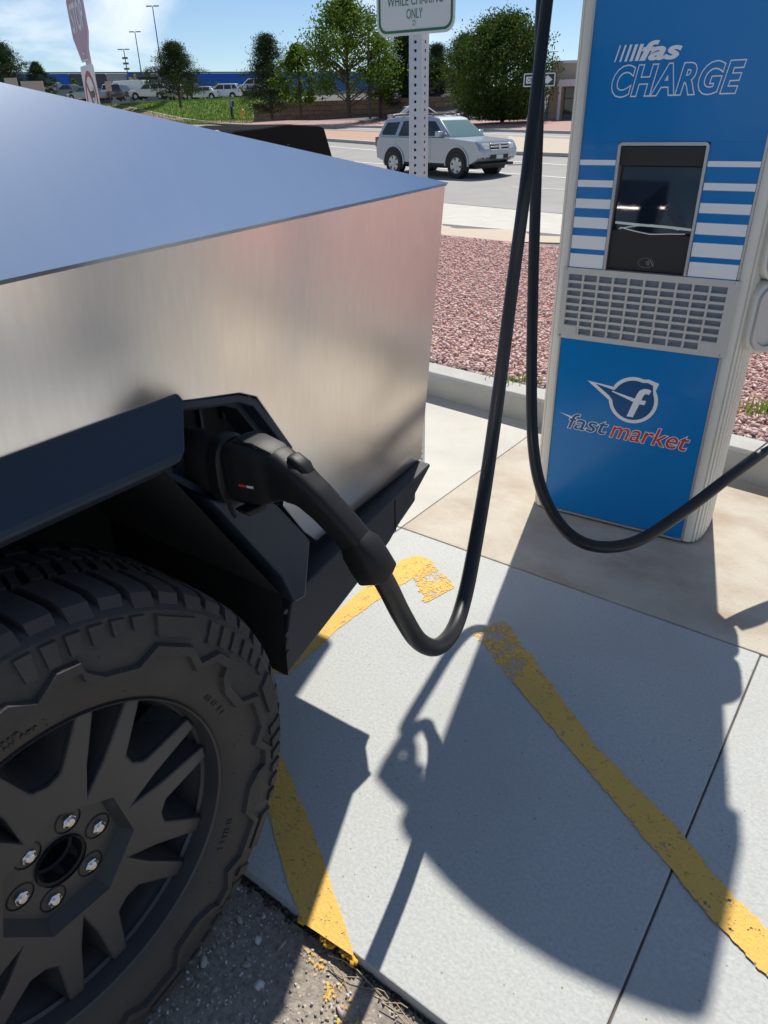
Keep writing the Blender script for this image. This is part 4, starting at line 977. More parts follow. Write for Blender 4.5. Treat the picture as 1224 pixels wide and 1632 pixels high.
# ------------------------------------------------------------------ vehicles
def make_wheel_small(par, x, y, r, wdt, out, spokes=5, tyre='car_black', rimm='wheel_silver'):
    """wheel of a car; out = +1/-1 is the outer side along local y"""
    t = MB().lathe_y([(r*.60, out*wdt*.5), (r*.66, out*wdt*.52), (r*.93, out*wdt*.5), (r, out*wdt*.36), (r, -out*wdt*.36), (r*.9, -out*wdt*.5), (0, -out*wdt*.5)], 28).build('wheel', tyre, par, smooth=True)
    t.location = (x, y, r)
    rm = MB().lathe_y([(r*.62, out*wdt*.47), (r*.58, out*wdt*.49), (r*.56, out*wdt*.40), (r*.50, out*wdt*.2), (0, out*wdt*.2)], 28).build('rim', 'car_black', t, smooth=True)
    sp = MB()
    for k in range(spokes):
        a = 2*math.pi*k/spokes+.3; c, s = math.cos(a), math.sin(a)
        for r0, r1, w0, w1 in ((0, r*.59, r*.12, r*.17),):
            P = [(-w0, r0), (w0, r0), (w1, r1), (-w1, r1)]
            q = [(u*-s+v*c, u*c+v*s) for u, v in P]
            sp.xz(q, out*wdt*.34, out*wdt*.46)
    sp.lathe_y([(0, out*wdt*.5), (r*.16, out*wdt*.49), (r*.17, out*wdt*.40)], 14)
    sp.lathe_y([(r*.54, out*wdt*.46), (r*.60, out*wdt*.50), (r*.64, out*wdt*.48)], 28)
    sp.build('spokes', rimm, t)
    return t
def pillow(prof, hw, ins=.05, edge=.09):
    """side profile (x, z) swept across the width with rounded flanks"""
    cx = sum(p[0] for p in prof)/len(prof); cz = sum(p[1] for p in prof)/len(prof)
    zmx = max(p[1] for p in prof); zmn = min(p[1] for p in prof); n = len(prof); vs = []
    xm = max(abs(p[0]) for p in prof)
    lay = [(-hw, ins), (-(hw-edge*.35), ins*.35), (-(hw-edge), 0), (-hw*.45, -.0), (0, 0), (hw*.45, 0), (hw-edge, 0), (hw-edge*.35, ins*.35), (hw, ins)]
    for y, i_ in lay:
        for x, z in prof:
            fx = (x-cx)/xm
            curve = .10*(abs(y)/hw)**2.2*xm*.22*np.sign(fx)*max(0, abs(fx)-.75)*4
            vs.append((x-np.sign(fx)*i_*(abs(fx) > .7)-curve, y, z-np.sign(z-cz)*i_*.5))
    k = len(lay)
    return MB().add(vs, [(L_*n+i, L_*n+(i+1) % n, (L_+1)*n+(i+1) % n, (L_+1)*n+i) for L_ in range(k-1) for i in range(n)]+[tuple(range(n)), tuple((k-1)*n+i for i in range(n))])
def greenhouse(par, gh, hw0, hw1, paint, glass, wind, side_panes, split=True):
    """gh: cabin outline (x, z) starting at front base, front top, rear top, rear base; the sides lean in"""
    z0 = min(p[1] for p in gh); z1 = max(p[1] for p in gh)
    def hw(z): return hw0+(hw1-hw0)*(z-z0)/(z1-z0)
    n = len(gh)
    cab = MB().add([(x, -hw(z), z) for x, z in gh]+[(x, hw(z), z) for x, z in gh], [tuple(range(n)), tuple(range(n, 2*n))]+[(i, (i+1) % n, n+(i+1) % n, n+i) for i in range(n)]).build('cabin', paint, par, bevel=.05, smooth=True)
    for pane in side_panes:
        for s in (-1, 1):
            q = [(x, s*(hw(z)+.004), z) for x, z in pane]+[(x, s*(hw(z)-.03), z) for x, z in pane]
            k = len(pane)
            MB().add(q, [tuple(range(k))]+[(i, (i+1) % k, k+(i+1) % k, k+i) for i in range(k)]).build('window', glass, par)
    # windscreen and rear pane, slightly proud
    for (a, b, m_, sgn_) in ((gh[0], gh[1], wind, 1), (gh[-1], gh[-2], glass, -1)):
        p0 = (a[0]+(b[0]-a[0])*.06, a[1]+(b[1]-a[1])*.06); p1 = (a[0]+(b[0]-a[0])*.90, a[1]+(b[1]-a[1])*.90)
        nx, nz = (b[1]-a[1]), -(b[0]-a[0]); L_ = math.hypot(nx, nz); nx, nz = nx/L_*.006*sgn_, abs(nz/L_)*.006
        nx = abs(nx)*sgn_
        w0, w1 = hw(p0[1])-.07, hw(p1[1])-.07
        MB().add([(p0[0]+nx, -w0, p0[1]+nz), (p0[0]+nx, w0, p0[1]+nz), (p1[0]+nx, w1, p1[1]+nz), (p1[0]+nx, -w1, p1[1]+nz)], [(0, 1, 2, 3)]).build('windscreen' if sgn_ > 0 else 'rear_window', m_, par)
    return cab, hw
def arch(par, x, y, r, s, zc):
    pts = [(x+r*math.cos(R(a)), zc+r*math.sin(R(a))) for a in range(-25, 206, 11)]
    MB().xz(pts, s*(abs(y)-.05), s*(abs(y)+.006)).build('wheel_arch', 'car_black', par)

def detailed_suv():
    root = empty('suv', (2.20, 26.3, -.35), R(-47), 'silver SUV driving on the street beyond the charging bays', 'car')
    prof = [(2.28, .52), (2.36, .62), (2.37, .80), (2.28, .98), (2.18, 1.06), (1.2, 1.14), (.95, 1.16), (-2.2, 1.18), (-2.32, 1.06), (-2.36, .80), (-2.33, .52), (-1.95, .42), (1.95, .40)]
    body = pillow(prof, .93, .05, .12).build('body', 'silver_paint', root, smooth=True, angle=32)
    gh = [(1.12, 1.13), (.42, 1.68), (.15, 1.735), (-1.85, 1.72), (-2.02, 1.66), (-2.26, 1.14)]
    panes = [[(.78, 1.20), (.30, 1.60), (-.28, 1.63), (-.28, 1.19)], [(-.38, 1.19), (-.38, 1.63), (-1.12, 1.62), (-1.25, 1.19)], [(-1.40, 1.22), (-1.28, 1.60), (-1.88, 1.58), (-2.05, 1.30), (-2.02, 1.22)]]
    greenhouse(root, gh, .86, .66, 'silver_paint', 'car_glass', 'windscreen', panes)
    for s in (-1, 1):
        for x in (1.42, -1.38):
            arch(root, x, .93, .475, s, .43)
            fl = [(x+.50*math.cos(R(a)), .43+.50*math.sin(R(a))) for a in range(-8, 189, 14)]; fi = [(x+.455*math.cos(R(a)), .43+.455*math.sin(R(a))) for a in range(-8, 189, 14)]
            n = len(fl); y0, y1 = s*.90, s*.955
            MB().add([(a, y, b) for y in (y0, y1) for pl in (fl, fi) for a, b in pl], [(2*n+i, 2*n+i+1, 3*n+i+1, 3*n+i) for i in range(n-1)]+[(i, i+1, 2*n+i+1, 2*n+i) for i in range(n-1)]+[(n+i, n+i+1, 3*n+i+1, 3*n+i) for i in range(n-1)]).build('arch_flare', 'silver_paint', root, smooth=True)
            make_wheel_small(root, x, s*.825, .385, .26, s, 6)
        MB().box(-.88, .90, s*.88-.03, s*.88+.03, .36, .44).build('side_step', 'car_black', root)
        # headlight, indicator, fog light, tail light, mirror, handles, roof rail
        MB().xy([(2.10, s*.885), (2.25, s*.84), (2.335, s*.70), (2.355, s*.48), (2.05, s*.48), (1.98, s*.90)], .80, .985).build('headlight', 'lamp_clear', root, bevel=.03)
        MB().box(1.94, 2.02, s*.905-.02, s*.905+.02, .84, .96).build('indicator', 'lamp_amber', root)
        MB().box(2.20, 2.335, s*.66-.10, s*.66+.10, .56, .69).build('fog_light_bezel', 'car_black', root, bevel=.02)
        MB().lathe_z([(0, 0), (.05, 0)], 12, (0, 0, 0)).build('fog_lamp', 'lamp_clear', root).matrix_local = Matrix.Translation((2.337, s*.66, .625)) @ Matrix.Rotation(R(90), 4, 'Y')
        MB().box(-2.335, -2.20, s*.80-.09, s*.80+.085, .86, 1.16).build('tail_light', 'lamp_red', root, bevel=.03)
        mr = MB().box(.62, .80, s*.98-.11, s*.98+.11, 1.17, 1.33).build('mirror', 'silver_paint', root, bevel=.03)
        MB().box(.61, .618, s*.98-.09, s*.98+.09, 1.19, 1.31).build('mirror_glass', 'car_black', mr)
        for x in (-.18, -1.12): MB().box(x-.11, x+.09, s*.925-.02, s*.925+.02, 1.02, 1.06).build('door_handle', 'silver_paint', root, bevel=.01)
        for x in (.30, -.33, -1.30): MB().box(x-.004, x+.004, s*.930-.001, s*.930+.001, .48, 1.12).build('door_gap', 'car_black', root)
        MB().tube([(.10, s*.58, 1.745), (.0, s*.58, 1.80), (-1.6, s*.58, 1.795), (-1.75, s*.58, 1.735)], .022, 8).build('roof_rail', 'car_black', root)
    MB().xz([(2.27, .99), (2.30, .99), (2.385, .78), (2.34, .78)], -.42, .42).build('grille', 'car_black', root)
    for z, x in ((.965, 2.315), (.89, 2.345), (.80, 2.38)): MB().box(x-.02, x+.012, -.43, .43, z-.022, z+.022).build('grille_bar', 'wheel_silver', root, bevel=.01)
    MB().lathe_z([(0, .012), (.05, .012), (.07, 0)], 16).build('emblem', 'lamp_clear', root).matrix_local = Matrix.Translation((2.365, 0, .88)) @ Matrix.Rotation(R(75), 4, 'Y')
    MB().box(2.20, 2.375, -.44, .44, .56, .68).build('lower_intake', 'car_black', root, bevel=.02)
    MB().box(2.36, 2.385, -.16, .16, .56, .67).build('number_plate', 'plate', root)
    MB().box(2.0, 2.30, -.80, .80, .36, .44).build('skid_plate', 'car_black', root)
    MB().box(-2.0, 2.0, -.70, .70, .28, .44).build('underbody', 'car_black', root)
    MB().tube([(-1.7, .3, 1.74), (-1.7, .3, 1.78)], .05, 8).build('aerial', 'silver_paint', root)
    return root
detailed_suv()

CARN = {'suv': ('suv', [(2.2, .35), (2.27, .55), (2.2, .88), (1.1, 1.02), (-2.15, 1.05), (-2.25, .6), (-2.2, .35)], [(1.05, 1.0), (.4, 1.55), (.15, 1.62), (-1.8, 1.62), (-2.2, 1.02)], [[(.75, 1.08), (.28, 1.5), (-.35, 1.52), (-.35, 1.06)], [(-.45, 1.06), (-.45, 1.52), (-1.2, 1.52), (-1.3, 1.06)], [(-1.42, 1.08), (-1.32, 1.5), (-1.75, 1.48), (-1.98, 1.1)]]),
        'sedan': ('sedan', [(2.25, .3), (2.3, .5), (2.15, .72), (1.0, .92), (-1.6, .97), (-2.25, .9), (-2.3, .5), (-2.2, .3)], [(1.0, .9), (.25, 1.36), (0, 1.42), (-.8, 1.42), (-1.1, 1.38), (-1.75, .95)], [[(.7, .96), (.2, 1.32), (-.25, 1.34), (-.25, .97)], [(-.33, .97), (-.33, 1.34), (-.85, 1.33), (-1.25, .99)]]),
        'pickup': ('pickup', [(2.6, .45), (2.65, .7), (2.55, 1.0), (1.3, 1.12), (-2.7, 1.12), (-2.75, .6), (-2.6, .45)], [(1.2, 1.1), (.6, 1.7), (.4, 1.78), (-.85, 1.76), (-1.05, 1.1)], [[(.9, 1.17), (.5, 1.64), (.0, 1.66), (.0, 1.16)], [(-.08, 1.16), (-.08, 1.66), (-.72, 1.65), (-.85, 1.16)]])}
def parked(kind, x, y, z, rz, paint, label, group='cars parked in the lot far behind'):
    nm, prof, gh, panes = CARN[kind]
    root = empty(nm if kind != 'suv' else 'parked_suv', (x, y, z), rz, label, 'car', group)
    pillow(prof, .9, .05, .12).build('body', paint, root, smooth=True, angle=32)
    greenhouse(root, gh, .84, .62, paint, 'car_glass', 'car_glass', panes)
    wb = max(p[0] for p in prof)*.62
    for s in (-1, 1):
        for xx in (wb, -wb):
            arch(root, xx, .9, .40, s, .36); make_wheel_small(root, xx, s*.815, .34, .22, s, 5)
        fx = max(p[0] for p in prof)-.06; rx = min(p[0] for p in prof)+.06
        MB().box(fx-.25, fx, s*.68-.16, s*.68+.16, .66, .80).build('headlight', 'lamp_clear', root, bevel=.03)
        MB().box(rx-.02, rx+.2, s*.76-.1, s*.76+.1, .72, .92).build('tail_light', 'lamp_red', root, bevel=.03)
    return root
def P_at(u, v, y):
    """world point on the ray through photo pixel (u, v) at distance y"""
    r = fw+rt*((u-612)/1131)-up*((v-816)/1131); t = y/r.y; return Vector((0, 0, 1.4))+r*t

# ------------------------------------------------------------------ convertible parked on the far side of the truck
conv = empty('convertible_car', (-1.80, 8.85, -.02), R(54+180), 'pale convertible car with a black cloth roof parked beyond the truck', 'car')
pillow([(2.1, .32), (2.18, .5), (2.05, .72), (.9, .90), (-1.2, .93), (-1.55, .86), (-1.62, .5), (-1.55, .3)], .88, .05, .12).build('body', 'white_paint', conv, smooth=True, angle=32)
# cloth roof: boxy, with a tucked crease and a near-upright back
st = [(.42, 1.28), (.30, 1.325), (-.10, 1.34), (-.50, 1.37), (-1.04, 1.345), (-1.12, 1.325), (-1.13, .92), (.40, .90)]
def roofy(z): return .80-.14*max(0, z-.95)/.4
n = len(st)
MB().add([(x, -roofy(z), z) for x, z in st]+[(x, roofy(z), z) for x, z in st], [tuple(range(n)), tuple(range(n, 2*n))]+[(i, (i+1) % n, n+(i+1) % n, n+i) for i in range(n)]).build('soft_top', 'soft_top', conv, bevel=.012, smooth=True)
for s in (-1, 1):
    MB().tube([(.40, s*.70, 1.16), (.0, s*.715, 1.185), (-.45, s*.71, 1.17), (-.5, s*.715, 1.12)], .008, 6).build('window_seal', 'car_black', conv)
    MB().add([(.36, s*.755, 1.12), (.30, s*.725, 1.20), (-.40, s*.725, 1.19), (-.45, s*.765, .98), (.36, s*.795, .96)], [(0, 1, 2, 3, 4)]).build('window', 'soft_top', conv)
    for x in (1.35, -1.3):
        arch(conv, x, .88, .37, s, .33); make_wheel_small(conv, x, s*.79, .32, .22, s, 5)
    MB().tube([(1.02, s*.72, .92), (.46, s*.60, 1.30)], .028, 8).build('screen_pillar', 'white_paint', conv)
MB().tube([(.46, -.60, 1.305), (.46, .60, 1.305)], .03, 8).build('screen_header', 'white_paint', conv)
MB().add([(1.0, -.68, .93), (1.0, .68, .93), (.47, .58, 1.29), (.47, -.58, 1.29)], [(0, 1, 2, 3)]).build('windscreen', 'windscreen', conv)

# ------------------------------------------------------------------ signs further off
stp = empty('stop_sign', (-2.95, 8.6, -.03), math.atan2(-.859, .516), 'faded stop sign seen nearly edge-on over a no turn sign', 'sign')
MB().box(-.025, .025, .002, .052, 0, 2.72).build('post', 'post', stp)
oc = [(.381/math.cos(R(22.5))*math.cos(R(22.5+45*k)), 2.36+.381/math.cos(R(22.5))*math.sin(R(22.5+45*k))) for k in range(8)]
sp_ = MB().xz(oc, -.003, .001).build('stop_plate', 'stop_red', stp)
oi = [(x*.955, 2.36+(z-2.36)*.955) for x, z in oc]
frame_prism([(x*.985, 2.36+(z-2.36)*.985) for x, z in oc], oi, -.0045, -.0032, 'stop_border', 'sign_white', sp_)
put_text('lettering', 'STOP', 'sign_white', sp_, -.285, .285, 2.235, 2.485, -.0036, offset=.02, depth=.001)
for bz in (2.05, 2.62): MB().lathe_y([(0, -.012), (.010, -.010), (.012, -.003)], 10, (0, 0, bz)).build('bolt', 'lug', sp_)
nt_ = MB().xz(rounded(-.305, .305, 1.34, 1.95, .04), -.003, .001).build('no_turn_plate', 'sign_white', stp)
frame_prism([(.255*math.cos(R(a)), 1.645+.255*math.sin(R(a))) for a in range(0, 360, 12)], [(.205*math.cos(R(a)), 1.645+.205*math.sin(R(a))) for a in range(0, 360, 12)], -.0046, -.0032, 'red_ring', 'sign_red', nt_)
MB().xz([(-.03, 1.48), (.03, 1.48), (.03, 1.66), (.11, 1.66), (.11, 1.62), (.18, 1.69), (.11, 1.76), (.11, 1.72), (-.03, 1.72)], -.0042, -.0032).build('arrow', 'sign_black', nt_)
MB().xz([(-.17, 1.79), (-.14, 1.82), (.17, 1.50), (.14, 1.47)], -.0054, -.0047).build('slash', 'sign_red', nt_)

ow = empty('one_way_sign', (5.95, 30.0, .05), R(-12), 'black and white one way arrow sign in front of the tan building', 'sign')
MB().box(-.03, .03, .004, .06, 0, 2.72).build('post', 'post', ow)
zo = 2.42
ob = MB().xz(rounded(-.56, .56, zo-.21, zo+.21, .04), -.004, .0).build('sign_plate', 'sign_white', ow)
ib = MB().xz(rounded(-.525, .525, zo-.175, zo+.175, .03), -.007, -.005).build('sign_face', 'sign_black', ow)
MB().xz([(-.47, zo-.105), (.27, zo-.105), (.27, zo-.155), (.47, zo), (.27, zo+.155), (.27, zo+.105), (-.47, zo+.105)], -.010, -.008).build('arrow', 'sign_white', ow)
put_text('lettering', 'ONE WAY', 'sign_black', ow, -.42, .24, zo-.07, zo+.07, -.0105, offset=.02, depth=.001)

# ------------------------------------------------------------------ store, poles, wall, buildings
store = empty('store_building', (-42, 140, 3.2), R(18), 'long low store with blue, charcoal and grey wall panels beyond the parking lot', 'building')
Zt = 5.35
MB().box(-36, 62, .6, 45, 0, Zt-.1).build('wall', 'store_base', store)
def fx(u):
    # horizontal photo position to local x on the rotated facade
    r = fw+rt*((u-612)/1131)-up*((140-816)/1131); a = r.x/r.y
    th = R(18); # point: (-42+x cos, 140+x sin): X = a Y
    return (a*140+42)/(math.cos(th)-a*math.sin(th))
bands = [(-60, 0, 'store_grey'), (0, 114, 'store_blue'), (114, 172, 'store_dark'), (172, 205, 'store_grey'), (205, 231, 'store_blue'), (231, 300, 'store_grey'), (300, 640, 'store_blue')]
for u0, u1, m_ in bands:
    z0 = .0 if u1 < 300 else 2.6
    if u0 == 205: z0 = 2.6
    MB().box(fx(u0)+.03, fx(u1)-.03, .0 if u0 != 205 else -.25, .59, z0, Zt if u0 != 205 else Zt+.05).build('facade_panel', m_, store)
MB().box(fx(205)+.05, fx(231)-.05, .05, .58, 0, 2.58).build('facade_panel', 'store_grey', store)
MB().box(fx(300), fx(640), .1, .58, 0, 2.58).build('facade_panel', 'store_base', store)
MB().box(-36, 62, -.15, .6, Zt+.06, Zt+.22).build('parapet_cap', 'store_dark', store)
sx = (fx(205)+fx(231))/2
for k in range(6):
    a = 90+60*k; c, s = math.cos(R(a)), math.sin(R(a))
    P = [(-.17, .42), (.17, .42), (.26, 1.0), (0, 1.22), (-.26, 1.0)]
    MB().xz([(sx+(u*s+v*c)*1.0, 4.15+(-u*c+v*s)*1.0) for u, v in P], -.32, -.26).build('logo_petal', 'yellow_logo', store)
put_text('lettering', 'Grocery', 'white_vinyl', store, fx(384), fx(408), 2.95, 3.55, -.02, depth=.02)
for k in range(3):
    x = fx(330)+4.5*k; MB().box(x, x+2.6, .06, .12, .3, 2.3).build('doorway', 'car_black', store)

def light_pole(u, vt, y, h, label, arms=True, zb=3.2):
    p = P_at(u, vt, y)
    o = empty('light_pole', (p.x, p.y, zb), 0, label, 'light pole')
    MB().tube([(0, 0, 0), (0, 0, p.z-zb)], [.10, .06], 8).build('pole', 'pole_far', o)
    if arms:
        for s in (-1, 1): MB().box(s*.12, s*.85, -.15, .15, p.z-zb-.03, p.z-zb+.08).build('lamp_head', 'pole_far', o)
    return o
light_pole(243, 10, 118, 12, 'tallest thin light pole rising behind the pine on the bank')
light_pole(215, 51, 128, 10, 'middle of the three light poles, with a flat double lamp head')
p3 = light_pole(197, 79, 128, 8, 'shortest light pole at the store, left of the other two', True)
for k in range(3): MB().box(-.4, .4, -.1, .1, 5.2+.7*k, 5.45+.7*k).build('camera_bracket', 'pole_far', p3)
pb = P_at(590, 186, 63.5); ptop = P_at(590, 37, 63.5)
lp = empty('parking_lamp', (pb.x, pb.y, 1.3), 0, 'dark lamp post with one square head to the right beside the leafy tree', 'lamp post')
MB().tube([(0, 0, 0), (0, 0, ptop.z-1.3)], [.11, .085], 8).build('pole', 'pole', lp); MB().box(-.1, .62, -.2, .2, ptop.z-1.32, ptop.z-1.12).build('lamp_head', 'pole', lp, bevel=.02)

# retaining wall of stacked blocks
wall = empty('retaining_wall', (0, 0, 0), 0, 'tan block retaining wall under the trees across the street', 'wall')
A = np.array((-10.6, 73.6)); B = np.array((8.2, 61.2)); Lw = np.linalg.norm(B-A); dw = (B-A)/Lw; nw = np.array([-dw[1], dw[0]])
blk_me = {}
wall.location = (A[0], A[1], 0); wall.rotation_euler = (0, 0, math.atan2(dw[1], dw[0]))
rows, blen = 5, 1.25
proto = None
for r_i in range(rows):
    k = 0; x = -(r_i % 2)*blen/2
    while x < Lw:
        zb_ = .9+.36*r_i
        if proto is None:
            proto = MB().box(.008, blen-.008, 0, .4, .008, .352).build('block', 'wall_tan', wall, bevel=.03); o = proto
        else:
            o = proto.copy(); COL.objects.link(o); o.parent = wall
        o.location = (x, .03*r_i+random.uniform(-.012, .012), zb_); x += blen
MB().box(-.7, Lw+.6, .18, 1.2, .5, 2.66).build('backfill', 'joint', wall)

# tan building with a white porch at the right
bld = empty('tan_building', (13.2, 51.5, .9), R(-14), 'tan stucco building with a white porch behind the one way sign', 'building')
MB().box(-2.2, 16, 0, 12, 0, 3.2).build('wall', 'stucco', bld)
MB().box(-2.35, 16.2, -.2, 12.2, 3.2, 3.34).build('parapet', 'porch', bld)
MB().xz([(-1.75, 1.92), (.5, 1.92), (.42, 2.28), (-1.65, 2.28)], -1.9, -.01).build('porch_roof', 'porch', bld)
for x in (-1.55, .30): MB().box(x-.08, x+.08, -1.85, -1.69, 0, 1.92).build('porch_column', 'porch', bld)
dr = MB().box(-1.3, .1, -.05, -.01, .0, 1.88).build('entrance', 'car_glass', bld)
for x in (-1.3, -.62, .06): MB().box(x, x+.06, -.08, -.051, 0, 1.88).build('mullion', 'pole', dr)
MB().box(-1.3, .12, -.08, -.051, 1.28, 1.34).build('mullion', 'pole', dr)
MB().box(.75, 3.0, -.05, -.01, .4, 1.9).build('window', 'car_glass', bld)
up_ = P_at(882, 82, 85)
ut = empty('utility_pole', (up_.x, up_.y, 2.5), 0, 'thin utility pole above the roof of the tan building', 'pole')
MB().tube([(0, 0, 0), (0, 0, up_.z-2.5)], [.13, .05], 8).build('pole', 'pole_far', ut); MB().box(-.5, .5, -.05, .05, up_.z-2.5-.05, up_.z-2.5).build('crossarm', 'pole_far', ut)

# cars in the lots
def pk(kind, u, v, y, rz, paint, label, z=None):
    p = P_at(u, v, y); parked(kind, p.x, p.y, p.z if z is None else z, R(rz), paint, label)
pk('suv', 240, 159, 96, 178, 'white_paint', 'white SUV with a roof box behind the grass bank, beside the white box trailer')
pk('sedan', 140, 162, 92, 150, 'grey_paint', 'silver hatchback behind the no turn sign')
pk('sedan', 112, 158, 96, 150, 'dark_paint', 'dark sedan left of the no turn sign, over the steel truck edge')
pk('sedan', 82, 153, 100, 150, 'grey_paint', 'grey sedan under the pines at the far left')
pk('suv', 180, 160, 100, 100, 'white_paint', 'white car nose-on behind the bank, left of the box trailer')
pk('suv', 196, 161, 96, 85, 'dark_paint', 'dark pickup-like SUV tail-on left of the box trailer')
pk('suv', 286, 160, 100, 95, 'white_paint', 'white car half hidden behind the pine trunk on the bank')
pk('pickup', 308, 160, 101, 80, 'dark_paint', 'dark pickup right of the pine trunk on the bank')
pk('sedan', 326, 160, 98, 165, 'white_paint', 'white sedan second from the right in the row above the bank')
pk('suv', 356, 159, 98, 175, 'white_paint', 'white estate car at the right end of the row above the bank')
pk('suv', 404, 150, 100, 170, 'white_paint', 'white car beside the dark pine, over the retaining wall')
pk('sedan', 606, 160, 72, 160, 'white_paint', 'white car roof glimpsed above the retaining wall by the lamp post', 2.0)
pk('sedan', 765, 189, 58, 10, 'white_paint', 'white car under the big dense tree beyond the gravel verge', .55)
pk('sedan', 672, 186, 56, 10, 'white_paint', 'white car just behind the roof of the silver SUV', .62)
pk('sedan', 838, 190, 57, 20, 'white_paint', 'white car half hidden behind the charging cables', .6)
bt = P_at(210, 158, 102)
trl = empty('box_trailer', (bt.x, bt.y, bt.z), R(170), 'white box van body behind the white SUV on the lot', 'van')
MB().xz([(-2.2, .45), (2.0, .45), (2.3, .8), (2.2, 1.2), (1.6, 1.9), (-2.2, 2.0)], -1.0, 1.0).build('body', 'white_paint', trl, bevel=.08)
MB().box(1.0, 1.6, -1.02, 1.02, 1.2, 1.65).build('window', 'car_glass', trl)
for x in (-1.4, 1.4):
    for s in (-1, 1): make_wheel_small(trl, x, s*.85, .38, .25, s)
rb = P_at(240, 142, 96)
tag(MB().box(rb.x-1.2, rb.x+1.0, rb.y-.4, rb.y+.4, bt.z+1.75, bt.z+2.05).build('roof_box', 'car_black', bevel=.06), 'black roof box on the white SUV above the bank', 'roof box')
for (u, v, w_, lbl) in ((18, 133, 1.0, 'small pale board sign at the far left above the truck edge'), (52, 138, 1.8, 'wide pale board sign under the pines at the far left')):
    p = P_at(u, v, 70); b_ = empty('board_sign', (p.x, p.y, p.z-1.6), R(8), lbl, 'sign')
    MB().box(-w_/2, w_/2, -.03, .03, 1.1, 2.0).build('board', 'stucco', b_); MB().box(-.06, .06, .04, .1, 0, 1.9).build('post', 'pole', b_)
p = P_at(172, 135, 88); b_ = empty('lot_sign', (p.x, p.y, p.z-2.4), 0, 'small tan sign on a post before the charcoal store wall', 'sign')
MB().box(-.3, .3, -.03, .03, 1.8, 2.7).build('board', 'stucco', b_); MB().box(-.04, .04, .04, .1, 0, 2.6).build('post', 'pole', b_)

# hydrant
hp_ = P_at(387, 189, 72); hyd = empty('fire_hydrant', (hp_.x, hp_.y, hp_.z), 0, 'yellow fire hydrant beside the walking person', 'hydrant')
MB().lathe_z([(0, 0), (.20, 0), (.20, .06), (.13, .08), (.13, .52), (.18, .54), (.18, .60), (.12, .70), (.05, .76), (.05, .82), (0, .82)], 16).build('barrel', 'hydrant', hyd, smooth=True)
for s in (-1, 1): MB().tube([(0, 0, .42), (s*.24, 0, .42)], .075, 10).build('outlet', 'hydrant', hyd)
MB().tube([(0, 0, .38), (0, -.26, .38)], .095, 10).build('outlet', 'hydrant', hyd)

# person across the street
pp = P_at(371, 190.5, 72)
per = empty('person', (pp.x, pp.y, pp.z), R(100), 'person in grey hooded top and dark trousers walking on the far kerb', 'person')
J = {'pel': ((0, 0, .93), .15), 'chest': ((0, .02, 1.28), .17), 'neck': ((0, .03, 1.46), .07), 'head': ((0, .05, 1.60), .105), 'crown': ((0, .05, 1.70), .08),
     'shl': ((.19, .02, 1.38), .075), 'ell': ((.25, .06, 1.12), .055), 'hal': ((.22, .16, .92), .045), 'shr': ((-.19, .02, 1.38), .075), 'elr': ((-.25, -.04, 1.12), .055), 'har': ((-.22, .06, .92), .045),
     'hil': ((.10, 0, .86), .10), 'knl': ((.11, .10, .48), .07), 'anl': ((.11, .02, .09), .05), 'tol': ((.12, .17, .04), .045), 'hir': ((-.10, 0, .86), .10), 'knr': ((-.11, .02, .47), .07), 'anr': ((-.11, -.14, .09), .05), 'tor': ((-.12, .02, .04), .045)}
E_ = [('pel', 'chest'), ('chest', 'neck'), ('neck', 'head'), ('head', 'crown'), ('chest', 'shl'), ('shl', 'ell'), ('ell', 'hal'), ('chest', 'shr'), ('shr', 'elr'), ('elr', 'har'), ('pel', 'hil'), ('hil', 'knl'), ('knl', 'anl'), ('anl', 'tol'), ('pel', 'hir'), ('hir', 'knr'), ('knr', 'anr'), ('anr', 'tor')]
ks = list(J); me = bpy.data.meshes.new('body'); me.from_pydata([J[k][0] for k in ks], [(ks.index(a), ks.index(b)) for a, b in E_], [])
bo = bpy.data.objects.new('body', me); COL.objects.link(bo); bo.parent = per
md = bo.modifiers.new('skin', 'SKIN'); bo.modifiers.new('sub', 'SUBSURF').levels = 1
sk = me.skin_vertices[0].data
for i, k in enumerate(ks): sk[i].radius = (J[k][1], J[k][1]); sk[i].use_root = (k == 'pel')
def person_mat():
    m = bpy.data.materials.new('person_clothes'); m.use_nodes = True; t = m.node_tree; b = t.nodes['Principled BSDF']; b.inputs['Roughness'].default_value = .9
    tcn = t.nodes.new('ShaderNodeTexCoord'); sx_ = t.nodes.new('ShaderNodeSeparateXYZ'); r = t.nodes.new('ShaderNodeValToRGB'); r.color_ramp.interpolation = 'CONSTANT'
    mr_ = t.nodes.new('ShaderNodeMapRange'); mr_.inputs['From Max'].default_value = 2.0
    t.links.new(tcn.outputs['Object'], sx_.inputs[0]); t.links.new(sx_.outputs['Z'], mr_.inputs['Value']); t.links.new(mr_.outputs['Result'], r.inputs['Fac']); t.links.new(r.outputs['Color'], b.inputs['Base Color'])
    el = r.color_ramp.elements; el[0].position = 0; el[0].color = (.03, .03, .035, 1); el[1].position = .48; el[1].color = (.20, .22, .25, 1)
    e3 = el.new(.745); e3.color = (.32, .20, .15, 1); e4 = el.new(.83); e4.color = (.02, .018, .016, 1)
    return m
me.materials.append(person_mat())
MB().box(-.15, .15, -.24, -.10, 1.02, 1.42).build('backpack', 'car_black', per, bevel=.04)

